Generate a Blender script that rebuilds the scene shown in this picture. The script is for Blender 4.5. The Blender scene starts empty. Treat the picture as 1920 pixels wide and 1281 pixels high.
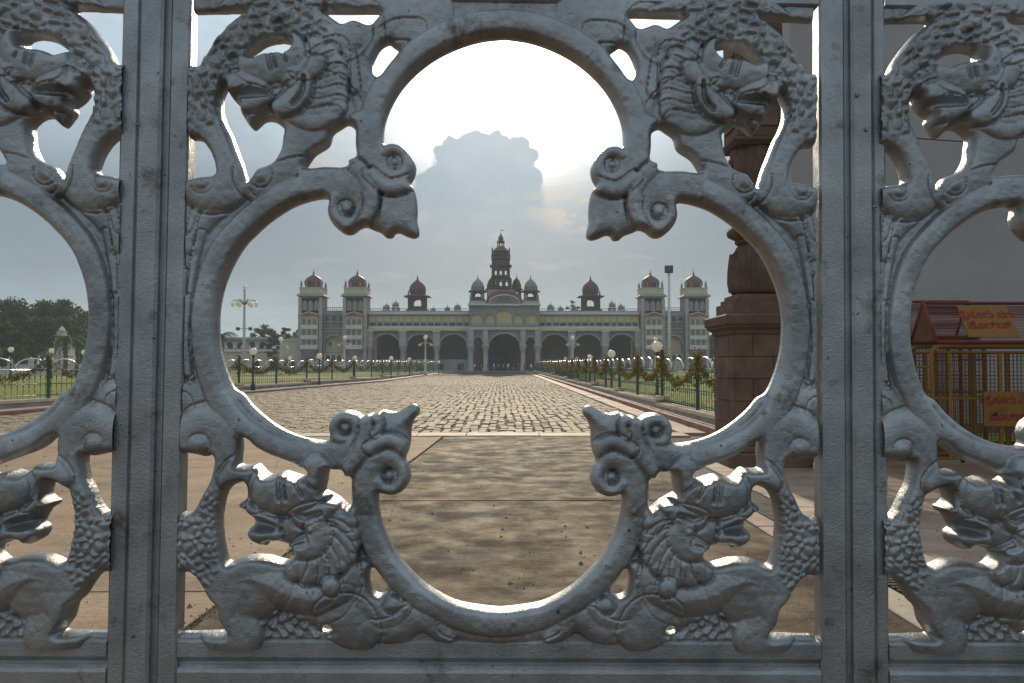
import bpy, bmesh, math, random
import numpy as np
from mathutils import Vector, Matrix, Euler

R = math.radians
PI = math.pi
random.seed(7)
RNG = np.random.default_rng(7)
SC = bpy.context.scene
COL = SC.collection

# ------------------------------------------------------------------ camera
cam_d = bpy.data.cameras.new('camera')
cam = bpy.data.objects.new('camera', cam_d)
COL.objects.link(cam)
CAM_Z = 1.55
cam.location = (0, 0, CAM_Z)
cam.rotation_euler = (R(90 + 1.9), 0, R(-0.77))
cam_d.sensor_width = 36
cam_d.lens = 28.0
cam_d.clip_start = 0.05
cam_d.clip_end = 6000
SC.camera = cam
F_PX = 28.0 / 36 * 1920
CAM_M = Euler(cam.rotation_euler).to_matrix()

# ------------------------------------------------------------------ world
SUN_EL = 22.6
SUN_AZ = 0.3            # degrees east of +Y (the road axis)
SKY_K = 0.10
W = bpy.data.worlds.new('World')
SC.world = W
W.use_nodes = True
def build_world():
    nt = W.node_tree
    nt.nodes.clear()
    L = nt.links
    def N(t, **kw):
        n = nt.nodes.new(t)
        for k, v in kw.items(): setattr(n, k, v)
        return n
    def M(op, a, b=None, c=None, clamp=False):
        n = N('ShaderNodeMath', operation=op, use_clamp=clamp)
        for i, v in enumerate((a, b, c)):
            if v is None: continue
            if isinstance(v, (int, float)): n.inputs[i].default_value = v
            else: L.new(v, n.inputs[i])
        return n.outputs[0]
    def smooth(x, lo, hi):
        n = N('ShaderNodeMapRange', interpolation_type='SMOOTHSTEP')
        L.new(x, n.inputs[0]); n.inputs[1].default_value = lo; n.inputs[2].default_value = hi
        return n.outputs[0]
    def mixc(f, a, b):
        n = N('ShaderNodeMix', data_type='RGBA')
        if isinstance(f, (int, float)): n.inputs[0].default_value = f
        else: L.new(f, n.inputs[0])
        for i, v in ((6, a), (7, b)):
            if isinstance(v, tuple): n.inputs[i].default_value = v + (1,)
            else: L.new(v, n.inputs[i])
        return n.outputs[2]
    def c(r, g, b): return (r / SKY_K, g / SKY_K, b / SKY_K)
    tc = N('ShaderNodeTexCoord')
    sep = N('ShaderNodeSeparateXYZ'); L.new(tc.outputs['Generated'], sep.inputs[0])
    x, y, z = sep.outputs
    sky = N('ShaderNodeTexSky', sky_type='NISHITA', sun_disc=False)
    sky.sun_elevation = R(SUN_EL); sky.sun_rotation = R(SUN_AZ)
    sky.air_density = 1.0; sky.dust_density = 1.2; sky.ozone_density = 1.5
    sun = Vector((math.sin(R(SUN_AZ)) * math.cos(R(SUN_EL)), math.cos(R(SUN_AZ)) * math.cos(R(SUN_EL)), math.sin(R(SUN_EL))))
    dot = N('ShaderNodeVectorMath', operation='DOT_PRODUCT')
    L.new(tc.outputs['Generated'], dot.inputs[0]); dot.inputs[1].default_value = sun
    ang = M('ARCCOSINE', M('MINIMUM', dot.outputs['Value'], 1.0))      # radians from the sun
    zc = M('MAXIMUM', z, 0.0)
    # cloud layer seen from below: direction projected on a plane high above
    inv = M('DIVIDE', 1.0, M('ADD', zc, 0.16))
    comb = N('ShaderNodeCombineXYZ')
    L.new(M('MULTIPLY', x, inv), comb.inputs[0]); L.new(M('MULTIPLY', y, inv), comb.inputs[1]); L.new(M('MULTIPLY', z, 0.3), comb.inputs[2])
    def noise(vec, sc, det, rough=0.55, dist=0.0):
        n = N('ShaderNodeTexNoise'); L.new(vec, n.inputs['Vector'])
        n.inputs['Scale'].default_value = sc; n.inputs['Detail'].default_value = det
        n.inputs['Roughness'].default_value = rough; n.inputs['Distortion'].default_value = dist
        return n.outputs['Fac']
    n1 = noise(comb.outputs[0], 1.3, 7, 0.55, 0.3)
    n2 = noise(comb.outputs[0], 3.4, 8, 0.6, 0.6)
    # grey cloud deck: pale at the horizon, a dark bank above it, blue white higher up
    rp = N('ShaderNodeValToRGB')
    el = rp.color_ramp.elements
    stops = ((0.0, (0.40, 0.58, 0.66)), (0.04, (0.30, 0.42, 0.49)), (0.11, (0.20, 0.268, 0.325)), (0.205, (0.205, 0.268, 0.325)), (0.255, (0.37, 0.455, 0.525)), (0.32, (0.53, 0.655, 0.745)), (0.46, (0.62, 0.765, 0.865)), (1.0, (0.42, 0.50, 0.58)))
    while len(el) < len(stops): el.new(0.5)
    for e_, (p_, c_) in zip(el, stops): e_.position = p_; e_.color = c_ + (1,)
    wv = M('ADD', zc, M('MULTIPLY', M('SUBTRACT', n1, 0.5), 0.08))
    L.new(wv, rp.inputs[0])
    deck = N('ShaderNodeVectorMath', operation='SCALE'); L.new(rp.outputs[0], deck.inputs[0]); deck.inputs['Scale'].default_value = 1 / SKY_K
    base = mixc(0.94, sky.outputs[0], deck.outputs[0])
    shade = smooth(n2, 0.40, 0.66)
    base = mixc(M('MULTIPLY', shade, 0.30), base, c(0.22, 0.27, 0.31))
    # thin bright streaky clouds in the half of the sky round the sun
    near = smooth(ang, 0.50, 0.10)
    st = M('MULTIPLY', smooth(n2, 0.50, 0.70), near)
    base = mixc(M('MULTIPLY', st, 0.7), base, c(0.66, 0.61, 0.54))
    # glare of the veiled sun
    ga = M('MULTIPLY', smooth(ang, 0.36, 0.05), 0.34)
    gb = M('MULTIPLY', M('POWER', smooth(ang, 0.27, 0.0), 2.0), 3.0)
    gsum = M('ADD', ga, gb)
    gl = N('ShaderNodeMix', data_type='RGBA', blend_type='ADD'); gl.inputs[0].default_value = 1
    gcol = N('ShaderNodeVectorMath', operation='SCALE'); gcol.inputs[0].default_value = c(1.0, 0.96, 0.90)
    L.new(gsum, gcol.inputs['Scale'])
    L.new(base, gl.inputs[6]); L.new(gcol.outputs[0], gl.inputs[7])
    lit = gl.outputs[2]
    # the tall heap cloud under the sun, edge built from lumps in direction space
    ys = M('MAXIMUM', y, 0.05)
    a = M('DIVIDE', x, ys); e = M('DIVIDE', z, ys)
    pc = N('ShaderNodeCombineXYZ'); L.new(a, pc.inputs[0]); L.new(e, pc.inputs[1])
    na = noise(pc.outputs[0], 22, 6, 0.6); nb = noise(pc.outputs[0], 90, 3, 0.6)
    def P(px, py): return ((px - 940) / F_PX, (690 - py) / F_PX)
    dmin = None
    for px, py, r in ((848, 288, 34), (893, 276, 26), (918, 275, 28), (945, 274, 24), (972, 272, 26), (990, 288, 22), (843, 325, 38), (985, 322, 30), (983, 365, 36), (905, 325, 88), (930, 350, 92), (850, 375, 80), (900, 440, 120), (960, 430, 80)):
        u, v = P(px, py)
        dx = M('SUBTRACT', a, u); dy = M('SUBTRACT', e, v)
        d = M('SUBTRACT', M('SQRT', M('ADD', M('MULTIPLY', dx, dx), M('MULTIPLY', dy, dy))), r / F_PX)
        dmin = d if dmin is None else M('MINIMUM', dmin, d)
    vor = N('ShaderNodeTexVoronoi', feature='SMOOTH_F1'); L.new(pc.outputs[0], vor.inputs['Vector'])
    vor.inputs['Scale'].default_value = 75; vor.inputs['Smoothness'].default_value = 0.35
    wob = M('ADD', M('MULTIPLY', M('SUBTRACT', na, 0.5), 0.012), M('MULTIPLY', M('SUBTRACT', vor.outputs['Distance'], 0.42), 0.009))
    wob = M('ADD', wob, M('MULTIPLY', M('SUBTRACT', nb, 0.5), 0.005))
    dd = M('ADD', dmin, wob)
    soft = M('ADD', M('MULTIPLY', smooth(e, 0.240, 0.165), 0.018), 0.0022)
    inside = M('MULTIPLY', smooth(M('DIVIDE', dd, soft), 1.0, -1.0), smooth(e, 0.13, 0.235))
    front = smooth(y, 0.3, 0.6)
    inside = M('MULTIPLY', inside, front)
    ccol = mixc(smooth(na, 0.35, 0.65), c(0.32, 0.40, 0.45), c(0.37, 0.45, 0.50))
    ccol = mixc(M('MULTIPLY', smooth(ang, 0.27, 0.12), 0.6), ccol, c(0.56, 0.65, 0.70))
    ccol = mixc(M('MULTIPLY', smooth(na, 0.5, 0.75), 0.3), ccol, c(0.62, 0.68, 0.71))
    out = mixc(M('MULTIPLY', inside, 0.93), lit, ccol)
    # peach lit scraps to the right of it
    sc_ = noise(comb.outputs[0], 6.5, 7, 0.6, 0.4)
    u, v = P(1075, 385)
    dx = M('DIVIDE', M('SUBTRACT', a, u), 0.075); dy = M('DIVIDE', M('SUBTRACT', e, v), 0.042)
    rr = M('SQRT', M('ADD', M('MULTIPLY', dx, dx), M('MULTIPLY', dy, dy)))
    pm = M('MULTIPLY', M('MULTIPLY', smooth(rr, 1.1, 0.2), smooth(sc_, 0.44, 0.56)), front)
    out = mixc(M('MULTIPLY', pm, 0.8), out, c(0.74, 0.68, 0.58))
    # ground half of the world: dull earth
    below = smooth(z, -0.01, -0.05)
    out = mixc(below, out, c(0.22, 0.19, 0.16))
    bg = N('ShaderNodeBackground'); bg.inputs[1].default_value = SKY_K
    L.new(out, bg.inputs[0])
    o = N('ShaderNodeOutputWorld'); L.new(bg.outputs[0], o.inputs[0])
    W.cycles.sampling_method = 'MANUAL'
    W.cycles.sample_map_resolution = 512
    return sun
SUN_DIR = build_world()

# ------------------------------------------------------------------ sun
sd = bpy.data.lights.new('sun', 'SUN')
sd.energy = 3.6
sd.angle = R(0.6)
sd.color = (1.0, 0.85, 0.63)
so = bpy.data.objects.new('sun', sd)
COL.objects.link(so)
so.rotation_euler = SUN_DIR.to_track_quat('Z', 'Y').to_euler()
so.location = (0, 40, 60)

SC.view_settings.view_transform = 'Standard'
SC.view_settings.look = 'None'
SC.view_settings.gamma = 1
SC.view_settings.exposure = 0.0
SC.view_settings.use_curve_mapping = False
SC.render.engine = 'CYCLES'
SC.cycles.max_bounces = 6
SC.cycles.volume_bounces = 1
SC.cycles.use_denoising = True

# ------------------------------------------------------------------ helpers
def tag(o, label=None, cat=None, group=None, kind=None):
    if label: o['label'] = label
    if cat: o['category'] = cat
    if group: o['group'] = group
    if kind: o['kind'] = kind
    return o
def empty(name, loc=(0, 0, 0), rz=0, label=None, cat=None, group=None):
    o = bpy.data.objects.new(name, None)
    o.empty_display_size = 0.1
    COL.objects.link(o); o.location = loc; o.rotation_euler = (0, 0, rz)
    return tag(o, label, cat, group)
def copy_tree(o, parent=None, loc=None, rz=None, label=None):
    n = o.copy(); COL.objects.link(n)
    if parent is not None: n.parent = parent
    if loc is not None: n.location = loc
    if rz is not None: n.rotation_euler = (0, 0, rz)
    if label: n['label'] = label
    for ch in list(o.children): copy_tree(ch, n)
    return n
def link_mesh(name, me, mat=None, parent=None, loc=None):
    o = bpy.data.objects.new(name, me)
    COL.objects.link(o)
    if mat is not None and len(me.materials) == 0: me.materials.append(mat)
    if parent is not None: o.parent = parent
    if loc is not None: o.location = loc
    return o
class MB:
    """collects polygons for one mesh"""
    def __init__(s): s.v = []; s.f = []; s.sm = []
    def add(s, vs, fs, smooth=False):
        n = len(s.v); s.v.extend([tuple(p) for p in vs])
        for f in fs: s.f.append(tuple(i + n for i in f)); s.sm.append(smooth)
        return s
    def box(s, x0, x1, y0, y1, z0, z1):
        v = [(x0, y0, z0), (x1, y0, z0), (x1, y1, z0), (x0, y1, z0), (x0, y0, z1), (x1, y0, z1), (x1, y1, z1), (x0, y1, z1)]
        return s.add(v, [(0, 3, 2, 1), (4, 5, 6, 7), (0, 1, 5, 4), (1, 2, 6, 5), (2, 3, 7, 6), (3, 0, 4, 7)])
    def bbox(s, x0, x1, y0, y1, z0, z1, b=0.01):
        """box with chamfered top and vertical edges"""
        r = [(x0 + b, y0), (x1 - b, y0), (x1, y0 + b), (x1, y1 - b), (x1 - b, y1), (x0 + b, y1), (x0, y1 - b), (x0, y0 + b)]
        cx, cy = (x0 + x1) / 2, (y0 + y1) / 2
        def ins(p, t): return (p[0] + (t if p[0] < cx else -t), p[1] + (t if p[1] < cy else -t))
        v = [(p[0], p[1], z0 + b) for p in r] + [(p[0], p[1], z1 - b) for p in r]
        v += [ins(p, b) + (z1,) for p in r] + [ins(p, b) + (z0,) for p in r]
        f = []
        for i in range(8):
            j = (i + 1) % 8
            f += [(i, j, 8 + j, 8 + i), (8 + i, 8 + j, 16 + j, 16 + i), (24 + i, 24 + j, j, i)]
        f += [tuple(range(16, 24)), tuple(reversed(range(24, 32)))]
        return s.add(v, f)
    def lathe(s, prof, n=16, c=(0, 0, 0), smooth=True, ph=0.0, cap=True):
        vs = []; fs = []
        for r, z in prof:
            for k in range(n):
                t = 2 * PI * k / n + ph
                vs.append((c[0] + r * math.cos(t), c[1] + r * math.sin(t), c[2] + z))
        for i in range(len(prof) - 1):
            for k in range(n):
                k2 = (k + 1) % n
                fs.append((i * n + k, i * n + k2, (i + 1) * n + k2, (i + 1) * n + k))
        if cap:
            fs.append(tuple(reversed(range(n)))); m = (len(prof) - 1) * n
            fs.append(tuple(range(m, m + n)))
        return s.add(vs, fs, smooth)
    def tube(s, pts, r, n=8, smooth=True, closed=False):
        pts = [Vector(p) for p in pts]
        m = len(pts)
        rr = r if isinstance(r, (list, tuple)) else [r] * m
        vs = []; fs = []
        up = None
        for i, p in enumerate(pts):
            if closed: t = pts[(i + 1) % m] - pts[i - 1]
            else: t = pts[min(i + 1, m - 1)] - pts[max(i - 1, 0)]
            t.normalize()
            if up is None:
                a = Vector((0, 0, 1)) if abs(t.z) < 0.9 else Vector((1, 0, 0))
                up = t.cross(a).normalized()
            else:
                up = (up - t * up.dot(t)).normalized()
            b = t.cross(up)
            for k in range(n):
                q = 2 * PI * k / n
                vs.append(p + (up * math.cos(q) + b * math.sin(q)) * rr[i])
        for i in range(m if closed else m - 1):
            i2 = (i + 1) % m
            for k in range(n):
                k2 = (k + 1) % n
                fs.append((i * n + k, i * n + k2, i2 * n + k2, i2 * n + k))
        if not closed:
            fs.append(tuple(reversed(range(n)))); fs.append(tuple(range((m - 1) * n, m * n)))
        return s.add(vs, fs, smooth)
    def prism(s, poly, axis, a0, a1, smooth=False):
        """extrude a 2-D polygon: axis 'y' -> poly in (x,z); 'x' -> (y,z); 'z' -> (x,y)"""
        def P(p, a): return {'y': (p[0], a, p[1]), 'x': (a, p[0], p[1]), 'z': (p[0], p[1], a)}[axis]
        n = len(poly)
        v = [P(p, a0) for p in poly] + [P(p, a1) for p in poly]
        f = [tuple(range(n)), tuple(reversed(range(n, 2 * n)))]
        f += [(i, n + i, n + (i + 1) % n, (i + 1) % n) for i in range(n)]
        return s.add(v, f, smooth)
    def ball(s, c, r, n=12, m=8, sz=1.0):
        prof = [(max(r * math.sin(PI * i / m), 1e-4), -r * sz * math.cos(PI * i / m)) for i in range(m + 1)]
        return s.lathe(prof, n, c)
    def mesh(s, name, fixnormals=True):
        me = bpy.data.meshes.new(name)
        me.from_pydata(s.v, [], s.f)
        me.polygons.foreach_set('use_smooth', s.sm)
        if fixnormals:
            bm = bmesh.new(); bm.from_mesh(me)
            bmesh.ops.recalc_face_normals(bm, faces=bm.faces)
            bm.to_mesh(me); bm.free()
        me.update()
        return me
    def build(s, name, mat, parent=None, loc=None):
        return link_mesh(name, s.mesh(name), mat, parent, loc)
def mesh_np(name, V, Fq, smooth=False):
    """quads from numpy arrays"""
    me = bpy.data.meshes.new(name)
    V = np.asarray(V, dtype=np.float32); Fq = np.asarray(Fq, dtype=np.int32)
    k = Fq.shape[1]
    me.vertices.add(len(V)); me.vertices.foreach_set('co', V.ravel())
    me.loops.add(Fq.size); me.loops.foreach_set('vertex_index', Fq.ravel())
    me.polygons.add(len(Fq))
    me.polygons.foreach_set('loop_start', np.arange(0, Fq.size, k, dtype=np.int32))
    me.polygons.foreach_set('use_smooth', np.full(len(Fq), smooth))
    me.update(calc_edges=True)
    return me

# ------------------------------------------------------------------ materials
def mat(name, col, rough=0.8, metal=0.0, var=0.25, vscale=4.0, bump=0.0, bscale=40.0, spec=0.35, col2=None, det=5.0, dirt=None, dscale=1.5, dlo=0.5, dhi=0.7, objrand=0.0):
    m = bpy.data.materials.new(name); m.use_nodes = True
    nt = m.node_tree; L = nt.links
    b = nt.nodes['Principled BSDF']
    b.inputs['Roughness'].default_value = rough; b.inputs['Metallic'].default_value = metal
    b.inputs['Specular IOR Level'].default_value = spec
    tc = nt.nodes.new('ShaderNodeTexCoord')
    def noise(sc, d=det, rg=0.6):
        n = nt.nodes.new('ShaderNodeTexNoise'); L.new(tc.outputs['Object'], n.inputs['Vector'])
        n.inputs['Scale'].default_value = sc; n.inputs['Detail'].default_value = d; n.inputs['Roughness'].default_value = rg
        return n.outputs['Fac']
    c2 = col2 if col2 else tuple(max(0, v * (1 - var)) for v in col)
    c1 = col if col2 else tuple(min(1, v * (1 + var * 0.6)) for v in col)
    rp = nt.nodes.new('ShaderNodeValToRGB')
    rp.color_ramp.elements[0].position = 0.32; rp.color_ramp.elements[1].position = 0.68
    rp.color_ramp.elements[0].color = c2 + (1,); rp.color_ramp.elements[1].color = c1 + (1,)
    L.new(noise(vscale), rp.inputs[0])
    out = rp.outputs[0]
    if dirt:
        mr = nt.nodes.new('ShaderNodeMapRange'); mr.inputs[1].default_value = dlo; mr.inputs[2].default_value = dhi
        L.new(noise(dscale, 8, 0.65), mr.inputs[0])
        mx = nt.nodes.new('ShaderNodeMix'); mx.data_type = 'RGBA'
        L.new(mr.outputs[0], mx.inputs[0]); L.new(out, mx.inputs[6]); mx.inputs[7].default_value = dirt + (1,)
        out = mx.outputs[2]
    if objrand:
        oi = nt.nodes.new('ShaderNodeObjectInfo')
        hs = nt.nodes.new('ShaderNodeHueSaturation')
        mr2 = nt.nodes.new('ShaderNodeMapRange'); mr2.inputs[3].default_value = 1 - objrand; mr2.inputs[4].default_value = 1 + objrand
        L.new(oi.outputs['Random'], mr2.inputs[0]); L.new(mr2.outputs[0], hs.inputs['Value']); L.new(out, hs.inputs['Color'])
        out = hs.outputs[0]
    L.new(out, b.inputs['Base Color'])
    if bump:
        bp = nt.nodes.new('ShaderNodeBump'); bp.inputs['Strength'].default_value = min(1, bump); bp.inputs['Distance'].default_value = 0.5 / bscale
        L.new(noise(bscale, 6, 0.65), bp.inputs['Height']); L.new(bp.outputs[0], b.inputs['Normal'])
    return m
# ================================================================== the gate
GATE_Y = 0.80
KG = GATE_Y / F_PX                     # metres per source pixel on the gate plane
GATE_ROT = R(0.5)
def ray_on_gate(px, py, gy=GATE_Y):
    d = CAM_M @ Vector(((px - 960) / F_PX, (640.5 - py) / F_PX, -1))
    t = gy / d.y
    x, z = d.x * t, CAM_Z + d.z * t
    # undo the slight lean of the gate about the point (0, 1.55)
    dx, dz = x, z - CAM_Z
    c_, s_ = math.cos(GATE_ROT), math.sin(GATE_ROT)
    return (dx * c_ - dz * s_, dx * s_ + dz * c_)          # local metres
def G(px, py):
    u, w = ray_on_gate(px, py)
    return (u / KG, w / KG)                                 # gate units (about one source pixel)
U0 = G(941, 640)[0]
PITCH = 1297.0
def z1(x, y): return G(340 + x * 0.35910, y * 0.35910)
def z2(x, y): return G(340 + x * 0.37464, 740 + y * 0.37464)
def zz(f, pts): return [f(*p[:2]) + tuple(p[2:]) for p in pts]
def spline(pts, closed=False, n=6):
    """Catmull-Rom through points of any dimension"""
    P = np.array(pts, float); m = len(P); out = []
    rng = range(m) if closed else range(m - 1)
    t = np.linspace(0, 1, n, endpoint=False)[:, None]
    for i in rng:
        if closed: p0, p1, p2, p3 = P[(i - 1) % m], P[i], P[(i + 1) % m], P[(i + 2) % m]
        else: p0, p1, p2, p3 = P[max(i - 1, 0)], P[i], P[i + 1], P[min(i + 2, m - 1)]
        out.append(0.5 * ((2 * p1) + (-p0 + p2) * t + (2 * p0 - 5 * p1 + 4 * p2 - p3) * t ** 2 + (-p0 + 3 * p1 - 3 * p2 + p3) * t ** 3))
    if not closed: out.append(P[-1:])
    return np.concatenate(out)

def build_relief():
    ST = 1.75
    uL, uR = G(351, 640)[0], U0
    wT, wB = G(640, 4)[1] + 4, G(640, 1206)[1] - 6
    nx = int((uR - uL) / ST) + 1; ny = int((wT - wB) / ST) + 1
    ST = (uR - uL) / (nx - 1)
    U = uL + np.arange(nx) * ST; Wv = wB + np.arange(ny) * ST
    X, Z = np.meshgrid(U, Wv)
    # ---- silhouettes of the openings
    holes = []
    quat = [(960, 70), (940, 71), (900, 76), (860, 88), (820, 107), (785, 132), (755, 163), (735, 195), (723, 225), (719, 250), (722, 273)]
    quat = zz(G, quat) + zz(z1, [(1090, 758), (1120, 758), (1155, 770), (1188, 800), (1215, 840), (1225, 880), (1215, 925), (1196, 960), (1215, 990), (1228, 1040), (1232, 1100), (1230, 1150), (1240, 1200), (1238, 1230), (1215, 1243), (1180, 1235), (1140, 1217), (1115, 1220), (1100, 1240), (1070, 1240), (1040, 1215), (1000, 1200), (965, 1185), (930, 1195), (905, 1215), (875, 1225), (840, 1215), (800, 1180), (775, 1140), (768, 1100), (775, 1055), (760, 1037), (720, 1037), (660, 1050), (590, 1075), (520, 1115), (450, 1165), (390, 1220), (330, 1281)])
    quat += zz(G, [(437, 495), (420, 535), (411, 575), (409, 610), (412, 650), (422, 690), (438, 727)])
    quat += zz(z2, [(310, 0), (360, 60), (440, 130), (520, 180), (600, 212), (680, 228), (735, 230), (748, 205), (742, 160), (760, 115), (800, 85), (840, 78), (880, 88), (910, 106), (940, 93), (975, 90), (1010, 77), (1050, 85), (1090, 82), (1130, 60), (1165, 47), (1188, 62), (1190, 90), (1165, 125), (1150, 170), (1148, 220), (1140, 270), (1122, 318), (1135, 345), (1148, 400), (1140, 440), (1110, 480), (1065, 500), (1020, 497), (990, 490), (986, 540), (992, 590), (1010, 660), (1040, 730), (1080, 800), (1140, 870), (1210, 940), (1300, 1000), (1388, 1040)])
    quat += zz(G, [(900, 1137), (940, 1141), (975, 1141)])
    q = spline(quat, False, 4)
    q = np.concatenate([q, [(U0 + 120, q[-1, 1]), (U0 + 120, q[0, 1])]])
    holes.append(q)
    H1 = [
        [(60, 66), (200, 62), (350, 65), (270, 130), (200, 210), (150, 280), (112, 348), (60, 350), (20, 345), (20, 70)],
        [(350, 300), (400, 260), (450, 230), (520, 217), (570, 225), (590, 242), (588, 275), (560, 297), (480, 300), (430, 315), (400, 328), (370, 318)],
        [(237, 462), (257, 470), (262, 500), (290, 540), (325, 568), (325, 600), (345, 640), (375, 675), (400, 660), (430, 634), (465, 628), (500, 640), (540, 680), (535, 730), (525, 790), (490, 850), (450, 872), (405, 888), (378, 925), (350, 957), (340, 930), (320, 860), (290, 780), (260, 700), (230, 640), (212, 580), (213, 520)],
        [(60, 728), (95, 730), (118, 742), (145, 775), (170, 820), (185, 870), (187, 912), (150, 925), (105, 930), (60, 940), (20, 938), (20, 730)],
        [(865, 650), (895, 662), (912, 690), (912, 750), (915, 822), (880, 845), (875, 872), (830, 878), (760, 876), (700, 882), (652, 880), (665, 850), (700, 805), (768, 760), (790, 700), (830, 670)],
        [(750, 65), (900, 64), (1037, 68), (1010, 120), (975, 138), (920, 120), (890, 122), (850, 138), (820, 125), (780, 95)],
        [(1080, 227), (1102, 238), (1135, 275), (1080, 350), (1045, 398), (1020, 405), (1003, 380), (1000, 340), (1010, 300), (1040, 250)],
    ]
    H2 = [
        [(20, 292), (60, 294), (95, 302), (130, 308), (163, 302), (175, 325), (170, 370), (155, 425), (125, 480), (90, 550), (62, 585), (30, 590), (0, 580), (-20, 500), (-20, 400), (-10, 310)],
        [(303, 212), (340, 225), (380, 262), (440, 295), (520, 325), (590, 352), (640, 375), (640, 392), (610, 407), (560, 393), (520, 383), (480, 395), (440, 398), (415, 375), (385, 348), (350, 352), (305, 350), (296, 340), (302, 290), (303, 240)],
        [(742, 372), (780, 373), (812, 380), (825, 405), (852, 412), (855, 470), (853, 540), (845, 560), (830, 550), (800, 522), (760, 497), (730, 482), (722, 470), (730, 430)],
        [(300, 437), (328, 436), (343, 460), (345, 500), (328, 522), (305, 535), (312, 555), (340, 572), (360, 605), (372, 640), (352, 665), (350, 690), (370, 720), (400, 738), (430, 752), (440, 732), (480, 728), (530, 742), (575, 762), (580, 780), (565, 810), (530, 830), (490, 822), (440, 808), (390, 803), (330, 808), (285, 825), (250, 840), (230, 820), (215, 760), (205, 690), (203, 620), (210, 560), (225, 500), (250, 460)],
        [(30, 884), (62, 890), (90, 915), (120, 960), (150, 1010), (185, 1045), (195, 1080), (205, 1120), (235, 1165), (240, 1184), (180, 1188), (100, 1190), (20, 1190), (-20, 1180), (-20, 1000), (-10, 900)],
        [(955, 865), (975, 872), (1000, 910), (1030, 955), (1033, 980), (1010, 998), (985, 1000), (955, 975), (942, 930), (943, 890)],
        [(735, 1145), (752, 1158), (757, 1178), (725, 1185), (699, 1174), (715, 1160)],
    ]
    for h in H1: holes.append(spline(zz(z1, h), True, 5))
    for h in H2: holes.append(spline(zz(z2, h), True, 5))
    def seg_d2(px, pz, A, B):
        """min squared distance of points to segments"""
        best = np.full(px.shape, 1e9)
        for (ax, az), (bx, bz) in zip(A, B):
            dx, dz = bx - ax, bz - az; L2 = dx * dx + dz * dz + 1e-12
            t = np.clip(((px - ax) * dx + (pz - az) * dz) / L2, 0, 1)
            d2 = (px - ax - t * dx) ** 2 + (pz - az - t * dz) ** 2
            np.minimum(best, d2, out=best)
        return best
    CAP = 34.0
    S = np.full(X.shape, CAP)
    def window(x0, x1, y0, y1):
        i0 = max(int((x0 - uL) / ST) - 1, 0); i1 = min(int((x1 - uL) / ST) + 2, nx)
        j0 = max(int((y0 - wB) / ST) - 1, 0); j1 = min(int((y1 - wB) / ST) + 2, ny)
        return slice(j0, max(j1, j0)), slice(i0, max(i1, i0))
    def poly_sd(P, pad):
        """signed distance (positive outside) of a polygon in its window; long outlines are done in pieces"""
        sl = window(P[:, 0].min() - pad, P[:, 0].max() + pad, P[:, 1].min() - pad, P[:, 1].max() + pad)
        px, pz = X[sl], Z[sl]
        A = P; B = np.roll(P, -1, 0)
        ins = np.zeros(px.shape, bool)
        for (ax, az), (bx, bz) in zip(A, B):
            if az == bz: continue
            cond = ((az > pz) != (bz > pz)) & (px < (bx - ax) * (pz - az) / (bz - az) + ax)
            ins ^= cond
        best = np.full(px.shape, pad * pad)
        for (a, b) in zip(A, B):
            s2 = window(min(a[0], b[0]) - pad, max(a[0], b[0]) + pad, min(a[1], b[1]) - pad, max(a[1], b[1]) + pad)
            if s2[0].start >= s2[0].stop or s2[1].start >= s2[1].stop: continue
            r = (slice(s2[0].start - sl[0].start, s2[0].stop - sl[0].start), slice(s2[1].start - sl[1].start, s2[1].stop - sl[1].start))
            best[r] = np.minimum(best[r], seg_d2(X[s2], Z[s2], [a], [b]))
        d = np.sqrt(best)
        return sl, np.where(ins, -d, d)
    for hpoly in holes:
        sl, d = poly_sd(hpoly, CAP)
        S[sl] = np.minimum(S[sl], d)
    # ---- relief
    e = np.clip(S / 9.0, 0, 1)
    H = 7.0 * np.sqrt(np.clip(1 - (1 - e) ** 2, 0, 1))
    BASE = H.copy()
    TOP = np.zeros(X.shape)                      # raised relief above the base
    LAB = np.zeros(X.shape, np.int16)            # who owns a node
    NEAR = np.full(X.shape, 1e9)                 # normalised distance to the nearest labelled primitive
    names = []
    def lid(n):
        if n not in names: names.append(n)
        return names.index(n)
    e2 = np.clip(S / 13.0, 0, 1); EDGE = np.sqrt(np.clip(1 - (1 - e2) ** 2, 0, 1))
    def put(sl, h, dn, lab):
        h = h * EDGE[sl]
        if lab is not None:
            k = lid(lab)
            m = (h > TOP[sl] + 0.01) & (dn < 1)
            near = NEAR[sl]; l = LAB[sl]
            take = m | ((dn < near) & (near >= 1))
            l[take] = k; near[take] = np.minimum(near[take], dn[take]); LAB[sl] = l; NEAR[sl] = near
        TOP[sl] = np.maximum(TOP[sl], h)
    FIELD = {}
    BANDM = np.zeros(X.shape, bool)
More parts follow.
